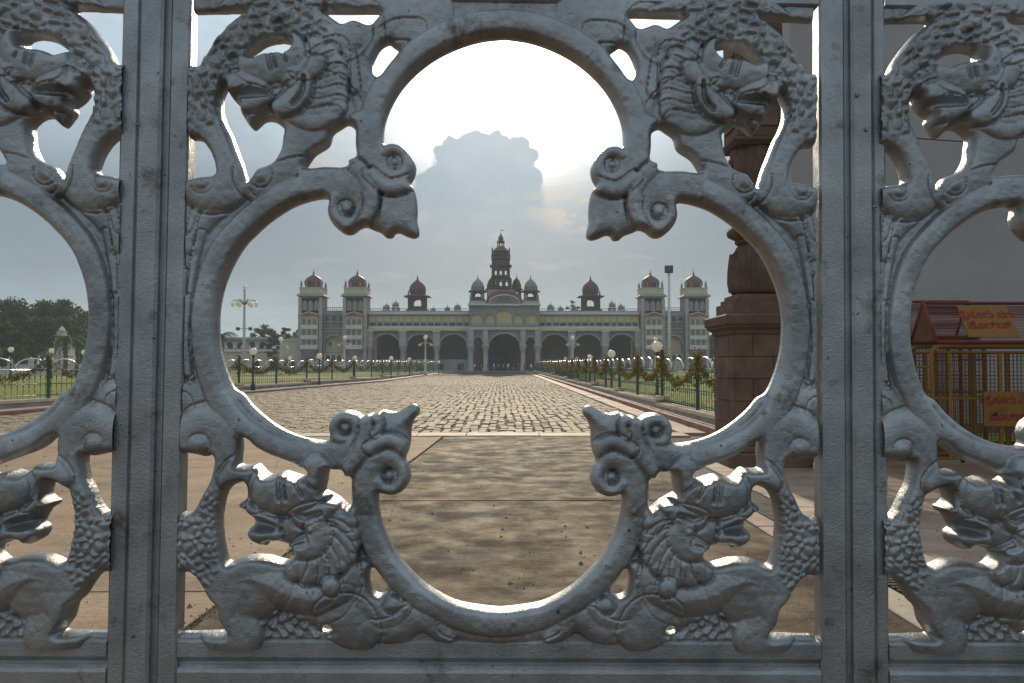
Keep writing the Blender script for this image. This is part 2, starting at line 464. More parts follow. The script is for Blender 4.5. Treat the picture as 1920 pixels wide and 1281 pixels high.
    def stroke(pts, h, lab=None, pw=0.5, lift=0.0, n=6, keep=None, cut=False, reach=40, crease=None):
        P = spline(pts, False, n)
        pad = P[:, 2].max() * 1.02 + (reach if lab else 0)
        sl = window(P[:, 0].min() - pad, P[:, 0].max() + pad, P[:, 1].min() - pad, P[:, 1].max() + pad)
        px, pz = X[sl], Z[sl]
        if px.size == 0: return
        bd = np.full(px.shape, 1e9); sN = np.zeros(px.shape); rN = np.ones(px.shape); off = np.zeros(px.shape)
        s0 = 0.0
        for a, b in zip(P[:-1], P[1:]):
            dx, dz = b[0] - a[0], b[1] - a[1]; L = math.hypot(dx, dz) + 1e-9
            t = np.clip(((px - a[0]) * dx + (pz - a[1]) * dz) / (L * L), 0, 1)
            ex, ez = px - a[0] - t * dx, pz - a[1] - t * dz
            rr = a[2] + t * (b[2] - a[2])
            d = np.sqrt(ex * ex + ez * ez) / rr
            m = d < bd
            bd = np.where(m, d, bd); sN = np.where(m, s0 + t * L, sN); rN = np.where(m, rr, rN)
            off = np.where(m, ((px - a[0]) * dz - (pz - a[1]) * dx) / L, off)
            s0 += L
        q = np.clip(1 - bd * bd, 0, 1)
        if cut:
            TOP[sl] -= h * q ** 1.2 * np.minimum(1, EDGE[sl] + 0.2)
            return
        hh = np.where(bd < 1, lift * np.minimum(1, (1 - np.clip(bd, 0, 1)) * 6) + h * q ** pw, 0)
        if crease is None: crease = 0 if lab in ('band', None) else 4.0
        if crease:
            dist = (bd - 1) * rN
            TOP[sl] -= np.where((dist > 0) & (hh < TOP[sl]) & ~BANDM[sl], crease * np.exp(-(dist / 2.2) ** 2) * EDGE[sl], 0)
        if lab == 'band': BANDM[sl] |= bd < 1.02
        if keep: FIELD[keep] = (sl, bd, sN, off, rN, s0)
        put(sl, hh, bd, lab)
    def blob(c, r, h, lab=None, lift=0.0, pw=0.5):
        stroke([c + (r,), (c[0] + 0.5, c[1], r)], h, lab, pw, lift, n=1)
    def poly(pts, h, lab, w=26.0, lift=0.0, crease=5.0):
        P = spline(pts, True, 5)
        sl, d = poly_sd(P, 60)
        q = np.clip(-d / w, 0, 1)
        hh = np.where(d < 0, lift * np.clip(-d / 4, 0, 1) + h * np.sqrt(1 - (1 - q) ** 2), 0)
        TOP[sl] -= np.where((d > 0) & ~BANDM[sl], crease * np.exp(-(d / 2.4) ** 2) * EDGE[sl], 0)
        put(sl, hh, np.where(d < 0, 0.5, 1 + d / 30), lab)
    def scales(key, a, b, size=15.0, amp=4.5):
        """irregular overlapping scales along a tail"""
        sl, bd, s, off, r, L = FIELD[key]
        px, pz = X[sl], Z[sl]
        s_ = s + 2.6 * np.sin(px / 7.3 + 1.1 * np.sin(pz / 11)) + 1.6 * np.sin(pz / 4.7 + 2)
        o_ = off + 2.6 * np.sin(pz / 6.7 + 1.3 * np.sin(px / 9)) + 1.4 * np.sin(px / 4.1)
        row = np.floor(s_ / size)
        wd = size * 1.15
        ph = (row % 2) * 0.5 * wd + 2.5 * np.sin(row * 5.1)
        ci = np.round((o_ + ph) / wd)
        du = (o_ + ph) / wd - ci
        dv = s_ / size - row - 0.5
        hsh = np.abs(np.sin(row * 12.9898 + ci * 78.233) * 43758.5453) % 1
        jit = 0.45 + 0.9 * hsh
        bmp = np.clip(1 - (du * du * 6.5 + (dv + 0.12) ** 2 * 3.0), 0, 1) ** 0.6 * (0.75 - 0.7 * dv)
        win = np.clip((s / L - a) * 10, 0, 1) * np.clip((b - s / L) * 10, 0, 1) * np.clip((1 - bd) * 3, 0, 1)
        own = TOP[sl] < 2 + 13 + 1.0
        TOP[sl] += (bmp - 0.42) * amp * win * EDGE[sl] * jit * own
    # -- the moulded band of the quatrefoil, three arcs with their volutes
    B = 'band'
    kb = dict(h=9, lift=5, pw=0.36)
    stroke([(p + (24,)) for p in zz(G, [(965, 45), (940, 46), (890, 51), (840, 67), (795, 92), (757, 125), (724, 165), (703, 208), (696, 250), (698, 285)])], lab=B, **kb)
    stroke([(p + (23,)) for p in zz(z1, [(900, 985), (800, 960), (700, 965), (590, 1005), (490, 1055), (390, 1130), (300, 1215), (230, 1300)]) + zz(G, [(404, 507), (391, 560), (386, 605), (389, 655), (399, 705), (417, 750), (445, 790), (480, 818), (520, 838), (560, 850), (600, 852), (640, 848)])], lab=B, **kb)
    stroke([(p + (24,)) for p in zz(z2, [(922, 470), (927, 580), (952, 680), (990, 770), (1050, 860), (1130, 942), (1230, 1022), (1340, 1080)]) + zz(G, [(875, 1156), (910, 1164), (942, 1166), (965, 1166)])], lab=B, **kb)
    V = 'volute'
    # lower knob
    poly(zz(z2, [(900, 110), (1000, 75), (1090, 82), (1180, 50), (1195, 90), (1155, 160), (1145, 260), (1120, 330), (1000, 280), (930, 330), (860, 400), (840, 360), (880, 280)]), 12, 'finial', 34)
    blob(z2(818, 165), 27, 6, V, 2)
    stroke(zz(z2, [(740, 292, 46), (820, 288, 38), (882, 250, 28), (906, 195, 22), (890, 132, 21), (840, 103, 20), (785, 120, 20), (764, 168, 19), (785, 214, 17), (825, 222, 13)]), 12, V, 0.5, 5)
    blob(z2(830, 166), 9, 11, V, 3)
    blob(z2(1055, 400), 30, 6, V, 2)
    stroke(zz(z2, [(922, 500, 50), (918, 430, 42), (942, 360, 32), (1000, 308, 24), (1070, 308, 22), (1120, 355, 21), (1122, 420, 21), (1080, 472, 20), (1020, 470, 18), (990, 430, 14)]), 12, V, 0.5, 5)
    blob(z2(1050, 398), 12, 12, V, 3)
    for ln in ([(935, 112, 14), (940, 190, 16), (905, 280, 16), (850, 360, 15), (835, 395, 14)], [(985, 100, 9), (1000, 150, 9), (985, 200, 9)], [(955, 265, 12), (1030, 222, 14), (1090, 235, 14), (1140, 285, 12)]):
        stroke(zz(z2, ln), 8, 'finial', 0.5, 14)
    # upper knob
    poly(zz(z1, [(1050, 960), (1130, 975), (1215, 980), (1235, 1100), (1240, 1235), (1170, 1240), (1100, 1245), (1000, 1200), (930, 1200), (960, 1100), (990, 1020)]), 12, 'finial', 34)
    blob(z1(1135, 860), 30, 6, V, 2)
    stroke(zz(z1, [(985, 740, 64), (982, 830, 52), (1015, 905, 40), (1090, 945, 28), (1165, 930, 24), (1198, 870, 22), (1172, 802, 22), (1110, 782, 20), (1062, 812, 16)]), 12, V, 0.5, 5)
    blob(z1(1122, 862), 12, 12, V, 3)
    blob(z1(870, 1110), 32, 6, V, 2)
    stroke(zz(z1, [(770, 955, 62), (865, 962, 50), (938, 1005, 36), (972, 1080, 26), (952, 1155, 23), (885, 1195, 22), (815, 1155, 22), (793, 1090, 20), (815, 1035, 16)]), 12, V, 0.5, 5)
    blob(z1(872, 1098), 13, 12, V, 3)
    for ln in ([(890, 860, 18), (960, 930, 17), (1000, 1010, 17), (1000, 1100, 14), (960, 1180, 12)], [(1000, 930, 14), (1080, 990, 15), (1160, 985, 15), (1210, 960, 13)]):
        stroke(zz(z1, [(x, y, r) for x, y, r in ln]), 8, 'finial', 0.5, 12)
    # leaves and ribs filling the corners between ring, stile and rail
    T = 'tracery'
    stroke(zz(z1, [(60, 1290, 22), (75, 1190, 30), (130, 1120, 30), (220, 1060, 26), (330, 985, 18)]), 9, T)
    stroke(zz(z1, [(25, 1180, 20), (45, 1080, 24), (95, 1060, 22)]), 7, T)
    for ln in ([(372, 400, 9), (362, 450, 8), (357, 500, 7)], [(383, 440, 7), (370, 490, 8), (362, 540, 7), (358, 610, 6), (359, 690, 7), (366, 735, 9), (384, 775, 9)], [(356, 560, 7), (353, 640, 6), (356, 700, 8)]):
        stroke([G(x, y) + (r,) for x, y, r in ln], 6, T)
    stroke(zz(z2, [(60, 10, 30), (100, 80, 28), (180, 130, 22), (260, 190, 14)]), 8, T)
    stroke(zz(z2, [(15, 40, 20), (30, 110, 22), (80, 150, 18)]), 6, T)
    stroke(zz(z2, [(912, 860, 18), (902, 940, 34), (925, 1025, 40), (985, 1085, 36), (1060, 1098, 34), (1118, 1060, 24)]), 11, T, 0.5, 2)
    stroke(zz(z2, [(930, 1140, 12), (1000, 1172, 22), (1085, 1163, 27), (1165, 1112, 28), (1235, 1115, 25), (1300, 1160, 22), (1345, 1200, 12)]), 10, T, 0.5, 2)
    blob(z2(1062, 1036), 17, 12, T, 4)
    stroke(zz(z2, [(1330, 1150, 14), (1450, 1185, 16), (1600, 1205, 14)]), 6, T)
    stroke(zz(z1, [(1000, 100, 50), (1090, 95, 58), (1180, 105, 58), (1290, 62, 50)]), 8, T)
    stroke(zz(z1, [(1060, 205, 14), (1130, 170, 18), (1230, 170, 20)]), 7, T)
    stroke(zz(z1, [(930, 130, 48), (925, 220, 52), (935, 330, 50), (960, 450, 45), (975, 560, 40)]), 9, T)
    stroke(zz(z1, [(870, 150, 16), (862, 250, 18), (880, 370, 18), (905, 470, 14)]), 9, T, 0.5, 3)
    # -- the upper beast
    stroke(zz(z1, [(840, 180, 60), (740, 140, 72), (620, 118, 80), (490, 125, 82), (360, 180, 78), (250, 265, 72), (180, 365, 66), (150, 470, 58), (150, 560, 58), (175, 660, 56), (220, 760, 56), (262, 860, 58), (262, 935, 50), (215, 1005, 42), (145, 1015, 38), (95, 985, 32)]), 13, 'upper tail', 0.5, 2, keep='ut')
    scales('ut', 0.0, 0.74, 19, 6.5)
    stroke([z1(132, 968) + (20,), z1(132, 969) + (20,)], 13, 'upper tail', 0.5, 5, n=1, crease=2)
    poly(zz(z1, [(880, 250), (860, 640), (800, 690), (700, 700), (560, 660), (540, 600), (640, 420), (700, 260)]), 7, 'upper beast', 40)
    for ln in ([(650, 345), (690, 305), (712, 262)], [(662, 372), (735, 345), (790, 300)], [(668, 405), (760, 385), (822, 352)], [(668, 445), (760, 440), (832, 415)], [(662, 490), (760, 500), (835, 470)], [(645, 530), (750, 550), (838, 525)], [(610, 575), (730, 605), (832, 580)], [(570, 612), (690, 652), (800, 630)]):
        stroke(zz(z1, [ln[0] + (15,), ln[1] + (22,), ln[2] + (20,)]), 9, 'upper mane', 0.5, 9)
    stroke(zz(z1, [(672, 690, 112), (620, 770, 88), (560, 840, 66), (480, 905, 52), (430, 930, 50)]), 13, 'upper leg', 0.5, 0)
    blob(z1(430, 932), 21, 14, 'upper leg', 2)
    stroke(zz(z1, [(640, 905, 26), (560, 925, 26), (480, 965, 24), (420, 990, 16)]), 8, 'upper leg')
    poly(zz(z1, [(410, 345), (300, 325), (235, 375), (222, 440), (262, 500), (300, 545), (330, 600), (375, 675), (430, 634), (480, 600), (560, 590), (620, 540), (645, 470), (625, 400), (560, 350), (480, 330)]), 17, 'upper beast', 32, 4)
    blob(z1(250, 420), 17, 25, 'upper beast'); blob(z1(300, 395), 14, 26, 'upper beast')
    stroke(zz(z1, [(275, 490, 22), (350, 478, 30), (440, 505, 20)]), 10, 'upper beast', 0.5, 19)
    stroke(zz(z1, [(345, 568, 20), (400, 548, 24), (455, 545, 16)]), 9, 'upper beast', 0.5, 18)
    stroke(zz(z1, [(300, 528, 9), (380, 522, 12), (465, 522, 9)]), 13, cut=True)
    stroke(zz(z1, [(590, 425, 24), (640, 445, 24), (640, 510, 24), (595, 565, 24), (540, 590, 18)]), 9, 'upper beast', 0.5, 19)
    blob(z1(595, 455), 12, 28, 'upper beast')
    stroke(zz(z1, [(665, 440, 5), (655, 520, 6), (610, 580, 6)]), 8, cut=True)
    stroke(zz(z1, [(640, 400, 20), (700, 385, 24), (745, 350, 12)]), 8, 'upper beast', 0.5, 17)
    stroke(zz(z1, [(425, 365, 42), (490, 360, 48), (560, 330, 44), (600, 285, 28), (606, 248, 16)]), 14, 'upper horn', 0.5, 16)
    for a in ([(480, 320, 5), (500, 405, 5)], [(505, 318, 4), (528, 395, 4)], [(545, 300, 4), (580, 365, 4)]):
        stroke(zz(z1, a), 6, cut=True)
    # -- the lower beast
    poly(zz(z2, [(250, 855), (340, 812), (460, 812), (540, 840), (640, 890), (760, 880), (860, 780), (905, 870), (900, 980), (830, 1060), (720, 1105), (600, 1095), (480, 1065), (380, 1010), (330, 1000), (290, 1060), (205, 1040), (225, 930)]), 23, 'lower beast', 58)
    stroke(zz(z2, [(70, 235, 30), (62, 190, 32), (105, 148, 36), (180, 152, 44), (236, 225, 52), (235, 310, 58), (195, 410, 62), (145, 515, 64), (112, 620, 70), (115, 720, 72), (145, 820, 72), (190, 920, 68), (232, 1000, 50)]), 13, 'lower tail', 0.5, 2, keep='lt')
    stroke([z2(112, 245) + (19,), z2(112, 244) + (19,)], 13, 'lower tail', 0.5, 6, n=1, crease=2)
    scales('lt', 0.44, 1.0, 14, 5.5)
    for ln in ([(738, 590), (805, 592), (855, 625)], [(735, 612), (805, 630), (862, 685)], [(730, 634), (800, 672), (862, 740)], [(726, 660), (790, 718), (850, 790)], [(718, 690), (772, 762), (815, 830)], [(702, 722), (738, 800), (765, 862)], [(678, 748), (698, 825), (710, 885)], [(648, 766), (645, 835), (650, 890)], [(614, 778), (594, 828), (585, 868)]):
        stroke(zz(z2, [ln[0] + (13,), ln[1] + (21,), ln[2] + (18,)]), 10, 'lower mane', 0.5, 15)
    stroke(zz(z2, [(760, 560, 20), (820, 570, 22), (850, 620, 18)]), 8, 'lower mane', 0.5, 12)
    stroke(zz(z2, [(350, 900, 86), (290, 975, 70), (242, 1060, 56), (258, 1140, 60), (300, 1190, 48)]), 17, 'lower leg', 0.5, 3, crease=1.5)
    stroke(zz(z2, [(790, 1095, 44), (845, 1120, 50), (900, 1172, 40)]), 13, 'lower leg', 0.5, 2)
    stroke([z2(768, 935) + (20,), z2(768, 936) + (20,)], 11, 'lower beast', 0.5, 19, n=1, crease=2.5)
    stroke(zz(z2, [(842, 960, 12), (830, 1010, 16), (785, 1060, 16), (705, 1092, 13), (600, 1098, 8)]), 6, 'lower beast', 0.5, 3, crease=1.5)
    
    poly(zz(z2, [(345, 505), (400, 470), (470, 520), (560, 520), (700, 490), (800, 540), (780, 600), (725, 640), (700, 720), (640, 765), (570, 755), (520, 738), (440, 728), (400, 738), (350, 690), (372, 640), (355, 580), (310, 535)]), 18, 'lower beast', 36, 5)
    stroke(zz(z2, [(335, 545, 20), (400, 568, 24), (465, 590, 20), (490, 640, 14)]), 8, 'lower beast', 0.5, 20)
    stroke(zz(z2, [(370, 690, 22), (430, 678, 24), (495, 682, 14)]), 9, 'lower beast', 0.5, 19)
    stroke(zz(z2, [(360, 612, 12), (420, 635, 15), (478, 645, 10)]), 16, cut=True)
    blob(z2(325, 538), 10, 24, 'lower beast')
    stroke(zz(z2, [(360, 505, 5), (420, 545, 5), (500, 570, 5)]), 6, cut=True)
    stroke(zz(z2, [(385, 475, 38), (388, 415, 38), (352, 378, 36), (302, 388, 30), (262, 415, 24)]), 12, 'lower horn', 0.5, 12)
    stroke(zz(z2, [(485, 460, 44), (540, 466, 50), (620, 455, 46), (680, 425, 40), (705, 385, 34), (695, 345, 28)]), 17, 'lower horn', 0.5, 20)
    for a in ([(520, 405, 5), (530, 505, 5)], [(545, 405, 4), (560, 505, 4)], [(600, 420, 4), (640, 490, 4)], [(640, 405, 4), (700, 460, 4)]): stroke(zz(z2, a), 6, cut=True)
    stroke(zz(z2, [(590, 578, 8), (650, 594, 24), (720, 570, 20), (790, 540, 8)]), 9, 'lower beast', 0.5, 21)
    stroke(zz(z2, [(610, 585, 5), (660, 594, 9), (720, 572, 6)]), 8, cut=True)
    blob(z2(672, 655), 14, 31, 'lower beast')
    stroke(zz(z2, [(700, 640, 22), (708, 690, 26), (665, 740, 24), (590, 757, 16)]), 8, 'lower beast', 0.5, 21)
    stroke(zz(z2, [(640, 690, 6), (650, 720, 7), (600, 735, 6)]), 5, cut=True)
    # pebbly ground under the belly
    sl = window(*[f for p in (z2(330, 1195), z2(770, 1030)) for f in (p[0],)], z2(330, 1200)[1], z2(330, 1030)[1])
    gx, gz = X[sl], Z[sl]
    low = TOP[sl] < 6
    TOP[sl] += np.where(low, 4.5 * np.clip(np.sin(gx / 4.6 + 0.8 * np.sin(gz / 7)) * np.sin(gz / 4.2 + 0.9 * np.sin(gx / 9)) + 0.3, 0, 2), 0) * EDGE[sl]
    H = BASE + 1.3 * np.maximum(TOP, -4.0)
    # casting softness + unevenness
    def blur(A):
        B_ = np.pad(A, 1, mode='edge')
        return (B_[:-2, 1:-1] + B_[2:, 1:-1] + B_[1:-1, :-2] + B_[1:-1, 2:] + 2 * B_[1:-1, 1:-1]) / 6
    inside = S > 0
    H = np.where(inside, H, 0)
    for _ in range(1): H = np.where(inside, blur(H), 0)
    rn = RNG.normal(size=(ny // 5 + 2, nx // 5 + 2))
    jj = np.arange(ny) / 5; ii = np.arange(nx) / 5
    j0 = jj.astype(int); i0 = ii.astype(int); fj = (jj - j0)[:, None]; fi = (ii - i0)[None]
    low = rn[j0][:, i0] * (1 - fj) * (1 - fi) + rn[j0 + 1][:, i0] * fj * (1 - fi) + rn[j0][:, i0 + 1] * (1 - fj) * fi + rn[j0 + 1][:, i0 + 1] * fj * fi
    H += np.where(inside, 0.45 * low, 0)
    # ---- mesh: nodes, cut cells, walls, back
    idx = -np.ones(S.shape, int)
    nid = np.argwhere(inside)
    idx[inside] = np.arange(len(nid))
    vx = list(X[inside]); vz = list(Z[inside]); vh = list(H[inside])
    c00 = inside[:-1, :-1]; c10 = inside[:-1, 1:]; c11 = inside[1:, 1:]; c01 = inside[1:, :-1]
    cnt = c00.astype(int) + c10 + c11 + c01
    fullm = cnt == 4
    jf, i_f = np.nonzero(fullm)
    quads = np.stack([idx[jf, i_f], idx[jf, i_f + 1], idx[jf + 1, i_f + 1], idx[jf + 1, i_f]], 1)
    qlab = LAB[jf, i_f]
    cross = {}
    polys = []; plab = []; walls = []; wlab = []
    def cv(a, b):
        k = (a, b) if a < b else (b, a)
        if k not in cross:
            sa, sb = S[k[0]], S[k[1]]; t = sa / (sa - sb)
            cross[k] = len(vx)
            vx.append(X[k[0]] + t * (X[k[1]] - X[k[0]])); vz.append(Z[k[0]] + t * (Z[k[1]] - Z[k[0]])); vh.append(0.0)
        return cross[k]
    for j, i in np.argwhere((cnt > 0) & (cnt < 4)):
        cs = [(j, i), (j, i + 1), (j + 1, i + 1), (j + 1, i)]
        lab = [LAB[c_] for c_ in cs if inside[c_]][0]
        P = []; out_i = []
        for k in range(4):
            a, b = cs[k], cs[(k + 1) % 4]
            if inside[a]: P.append(idx[a])
            if inside[a] != inside[b]:
                P.append(cv(a, b)); out_i.append((P[-1], inside[a]))
        if len(P) >= 3: polys.append(P); plab.append(lab)
        for q_ in range(len(out_i)):
            a, ain = out_i[q_]; b, _ = out_i[(q_ + 1) % len(out_i)]
            if ain: walls.append((a, b)); wlab.append(lab)
    return dict(vx=np.array(vx), vz=np.array(vz), vh=np.array(vh), quads=quads, qlab=qlab, polys=polys, plab=np.array(plab), walls=np.array(walls), wlab=np.array(wlab), names=names)

M_SILVER = None
def silver_material():
    m = bpy.data.materials.new('silver_paint'); m.use_nodes = True
    nt = m.node_tree; L = nt.links; b = nt.nodes['Principled BSDF']
    tc = nt.nodes.new('ShaderNodeTexCoord')
    def noise(sc, d, rg=0.6):
        n = nt.nodes.new('ShaderNodeTexNoise'); L.new(tc.outputs['Object'], n.inputs['Vector'])
        n.inputs['Scale'].default_value = sc; n.inputs['Detail'].default_value = d; n.inputs['Roughness'].default_value = rg
        return n.outputs['Fac']
    rp = nt.nodes.new('ShaderNodeValToRGB')
    rp.color_ramp.elements[0].position = 0.3; rp.color_ramp.elements[0].color = (0.25, 0.252, 0.256, 1)
    rp.color_ramp.elements[1].position = 0.7; rp.color_ramp.elements[1].color = (0.44, 0.443, 0.45, 1)
    L.new(noise(18, 8), rp.inputs[0])
    # worn, rusty and grimy spots
    mr = nt.nodes.new('ShaderNodeMapRange'); mr.inputs[1].default_value = 0.57; mr.inputs[2].default_value = 0.72
    L.new(noise(22, 9, 0.7), mr.inputs[0])
    mx = nt.nodes.new('ShaderNodeMix'); mx.data_type = 'RGBA'
    L.new(mr.outputs[0], mx.inputs[0]); L.new(rp.outputs[0], mx.inputs[6]); mx.inputs[7].default_value = (0.11, 0.085, 0.066, 1)
    sp = nt.nodes.new('ShaderNodeMapRange'); sp.inputs[1].default_value = 0.70; sp.inputs[2].default_value = 0.74
    L.new(noise(130, 3, 0.5), sp.inputs[0])
    mx2 = nt.nodes.new('ShaderNodeMix'); mx2.data_type = 'RGBA'
    L.new(sp.outputs[0], mx2.inputs[0]); L.new(mx.outputs[2], mx2.inputs[6]); mx2.inputs[7].default_value = (0.12, 0.12, 0.125, 1)
    L.new(mx2.outputs[2], b.inputs['Base Color'])
    b.inputs['Metallic'].default_value = 0.72
    rr = nt.nodes.new('ShaderNodeMapRange'); rr.inputs[3].default_value = 0.27; rr.inputs[4].default_value = 0.44
    L.new(noise(40, 4), rr.inputs[0]); L.new(rr.outputs[0], b.inputs['Roughness'])
    bp = nt.nodes.new('ShaderNodeBump'); bp.inputs['Strength'].default_value = 0.55; bp.inputs['Distance'].default_value = 0.0012
    add = nt.nodes.new('ShaderNodeMath'); add.operation = 'ADD'
    L.new(noise(260, 4, 0.6), add.inputs[0]); L.new(noise(900, 2, 0.5), add.inputs[1])
    L.new(add.outputs[0], bp.inputs['Height']); L.new(bp.outputs[0], b.inputs['Normal'])
    return m

def build_gate():
    global M_SILVER
    M_SILVER = silver_material()
    gate = empty('ornamental_gate', (0, GATE_Y, CAM_Z), label='silver painted cast iron gate of scrolls and lion headed beasts across the foreground', cat='gate')
    gate.rotation_euler = (0, GATE_ROT, 0)
    D = build_relief()
    T = 13.0
    meshes = {}
    # connected pieces of every label become meshes of their own
    nv = len(D['vx'])
    jobs = []
    for k, nm in enumerate(D['names']):
        qs = D['quads'][D['qlab'] == k]
        ps = [p for p, l in zip(D['polys'], D['plab']) if l == k]
        ws = D['walls'][D['wlab'] == k]
        lab = np.arange(nv)
        pe = [(p[i], p[i - 1]) for p in ps for i in range(len(p))]
        E = np.concatenate([qs[:, [0, 1]], qs[:, [1, 2]], qs[:, [2, 3]]] + ([np.array(pe)] if pe else [])) if len(qs) or pe else np.zeros((0, 2), int)
        while len(E):
            a, b = lab[E[:, 0]], lab[E[:, 1]]
            m = np.minimum(a, b)
            new = lab.copy()
            np.minimum.at(new, E[:, 0], m); np.minimum.at(new, E[:, 1], m)
            np.minimum.at(new, a, m); np.minimum.at(new, b, m)
            new = new[new]
            if (new == lab).all(): break
            lab = new
        roots = lab[qs[:, 0]] if len(qs) else np.zeros(0, int)
        pr = np.array([lab[p[0]] for p in ps]) if ps else np.zeros(0, int)
        wr = lab[ws[:, 0]] if len(ws) else np.zeros(0, int)
        ids, cnts = np.unique(np.concatenate([roots, pr]), return_counts=True)
        order = ids[np.argsort(-cnts)]
        for j, rid in enumerate(order):
            jobs.append((nm, j, qs[roots == rid], [p for p, r in zip(ps, pr) if r == rid], ws[wr == rid] if len(ws) else ws))
    pieces = {}
    for nm, j, qs, ps, ws in jobs:
        pieces[nm] = max(pieces.get(nm, 0), j + 1)
        used = sorted(set(qs.ravel().tolist()) | {v for p in ps for v in p} | set(ws.ravel().tolist()))
        if not used: continue
        used = np.array(used); rem = {int(v): i for i, v in enumerate(used)}
        n = len(used)
        vx, vz, vh = D['vx'][used], D['vz'][used], D['vh'][used]
        for side, sgn in (('l', 1), ('r', -1)):
            xx = (vx - U0) * sgn * KG
            front = np.stack([xx, -vh * KG, vz * KG], 1)
            back = np.stack([xx, (T + np.minimum(vh, 9) * 0.35) * KG, vz * KG], 1)
            V = np.concatenate([front, back])
            F = []
            look = np.vectorize(rem.get)
            q2 = look(qs) if len(qs) else np.zeros((0, 4), int)
            fl = [tuple(r) for r in q2] + [tuple(rem[v] for v in p) for p in ps]
            for f in fl:
                f = tuple(int(v) for v in f)
                if sgn > 0: F.append(f); F.append(tuple(v + n for v in reversed(f)))
                else: F.append(tuple(reversed(f))); F.append(tuple(v + n for v in f))
            for a, b in ws:
                a, b = rem[int(a)], rem[int(b)]
                w = (b, a, a + n, b + n)
                F.append(w if sgn > 0 else tuple(reversed(w)))
            me = bpy.data.meshes.new('relief'); me.from_pydata(V.tolist(), [], F)
            bm = bmesh.new(); bm.from_mesh(me)
            bmesh.ops.recalc_face_normals(bm, faces=bm.faces)
            bm.to_mesh(me); bm.free()
            me.polygons.foreach_set('use_smooth', [True] * len(me.polygons))
            me.materials.append(M_SILVER)
            try: me.set_sharp_from_angle(angle=R(62))
            except Exception: pass
            meshes[nm, j, side] = me
    plain = {'band': 'scroll_band', 'volute': 'volute', 'finial': 'knob', 'tracery': 'tracery'}
    for panel in (-1, 0, 1):
        for side in ('l', 'r'):
            off = (U0 + PITCH * panel) * KG
            for nm, on in plain.items():
                for j in range(pieces.get(nm, 0)):
                    if (nm, j, side) in meshes: link_mesh(on, meshes[nm, j, side], None, gate, (off, 0, 0))
            for which in ('upper', 'lower'):
                b = link_mesh('beast', meshes[which + ' beast', 0, side], None, gate, (off, 0, 0))
                b['label'] = {'upper': 'beast head with arched scaly tail at the top of a panel', 'lower': 'crouching lion headed beast at the foot of a panel'}[which]
                for sub in ('tail', 'mane', 'leg', 'horn'):
                    for j in range(pieces.get(which + ' ' + sub, 0)):
                        if (which + ' ' + sub, j, side) in meshes: link_mesh(sub if j == 0 or sub != 'mane' else 'mane_lock', meshes[which + ' ' + sub, j, side], None, b)
                for j in range(1, pieces[which + ' beast']):
                    if (which + ' beast', j, side) in meshes: link_mesh('head_detail', meshes[which + ' beast', j, side], None, b)
    # ---- stiles and rails (gate units; y in units, negative towards the viewer)
    def u_at(px): return G(px, 640)[0]
    zt, zb = (2.35 - CAM_Z) / KG, (0.06 - CAM_Z) / KG
    def bar(name, prof, w0, w1, parent=gate):
        """vertical bar from a closed profile in (u, depth)"""
        mb = MB()
        mb.prism([(u * KG, d * KG) for u, d in prof], 'z', w0 * KG, w1 * KG)
        o = mb.build(name, M_SILVER, parent)
        return o
    def stile(a, b, f=14, bk=19, c_=4):
        return [(a, -f + c_), (a + c_, -f), (b - c_, -f), (b, -f + c_), (b, bk), (a, bk)]
    bar('stile', stile(u_at(312), u_at(350)), zb, zt)
    bar('stile', stile(u_at(1533), u_at(1581)), zb, zt)
    bar('stile', stile(u_at(220), u_at(254), 13), zb, zt)
    bar('cover_strip', stile(u_at(255.5), u_at(300), 20, 24, 5), zb, zt)
    bar('stile', stile(u_at(1633), u_at(1658), 13), zb, zt)
    bar('cover_strip', stile(u_at(1591), u_at(1631.5), 20, 24, 5), zb, zt)
    for a, b in ((300.5, 311.5), (1581.5, 1590.5)):
        bar('gap_plate', [(u_at(a) - 2, -6), (u_at(b) + 2, -6), (u_at(b) + 2, 22), (u_at(a) - 2, 22)], zb, zt)
    bar('stile', stile(u_at(-1008), u_at(-950)), zb, zt)
    bar('stile', stile(u_at(2845), u_at(2900)), zb, zt)
    # bead lines where the stiles step
    def hrail(name, u0, u1, prof):
        mb = MB(); mb.prism([(d * KG, w * KG) for d, w in prof], 'x', u0 * KG, u1 * KG)
        return mb.build(name, M_SILVER, gate)
    wt = G(940, 8)[1]; wb = G(940, 1199)[1]
    spans = [(u_at(-950) + .3, u_at(220) - .3), (u_at(350) + .3, u_at(1533) - .3), (u_at(1658) + .3, u_at(2845) - .3)]
    for a, b in spans:
        hrail('rail', a, b, [(-9, wt), (-13, wt + 4), (-13, wt + 58), (-9, wt + 62), (22, wt + 62), (22, wt)])
        hrail('rail', a, b, [(-8, wb), (-12, wb - 4), (-12, wb - 30), (-4, wb - 40), (-4, wb - 46), (28, wb - 46), (28, wb)])
        hrail('rail', a, b, [(-4, wb - 46.3), (-11, wb - 52), (-13, wb - 58), (-13, wb - 130), (-9, wb - 134), (26, wb - 134), (26, wb - 46.3)])
        hrail('rail', a, b, [(-9, wb - 1900), (-13, wb - 1904), (-13, wb - 1960), (-9, wb - 1964), (26, wb - 1964), (26, wb - 1900)])
        n = 9
        for k in range(1, n + 1):
            uc = a + (b - a) * k / (n + 1)
            mb = MB(); mb.lathe([(9 * KG, (wb - 1899.7) * KG), (9 * KG, (wb - 134.3) * KG)], 10, (uc * KG, 6 * KG, 0))
            mb.build('bar', M_SILVER, gate)
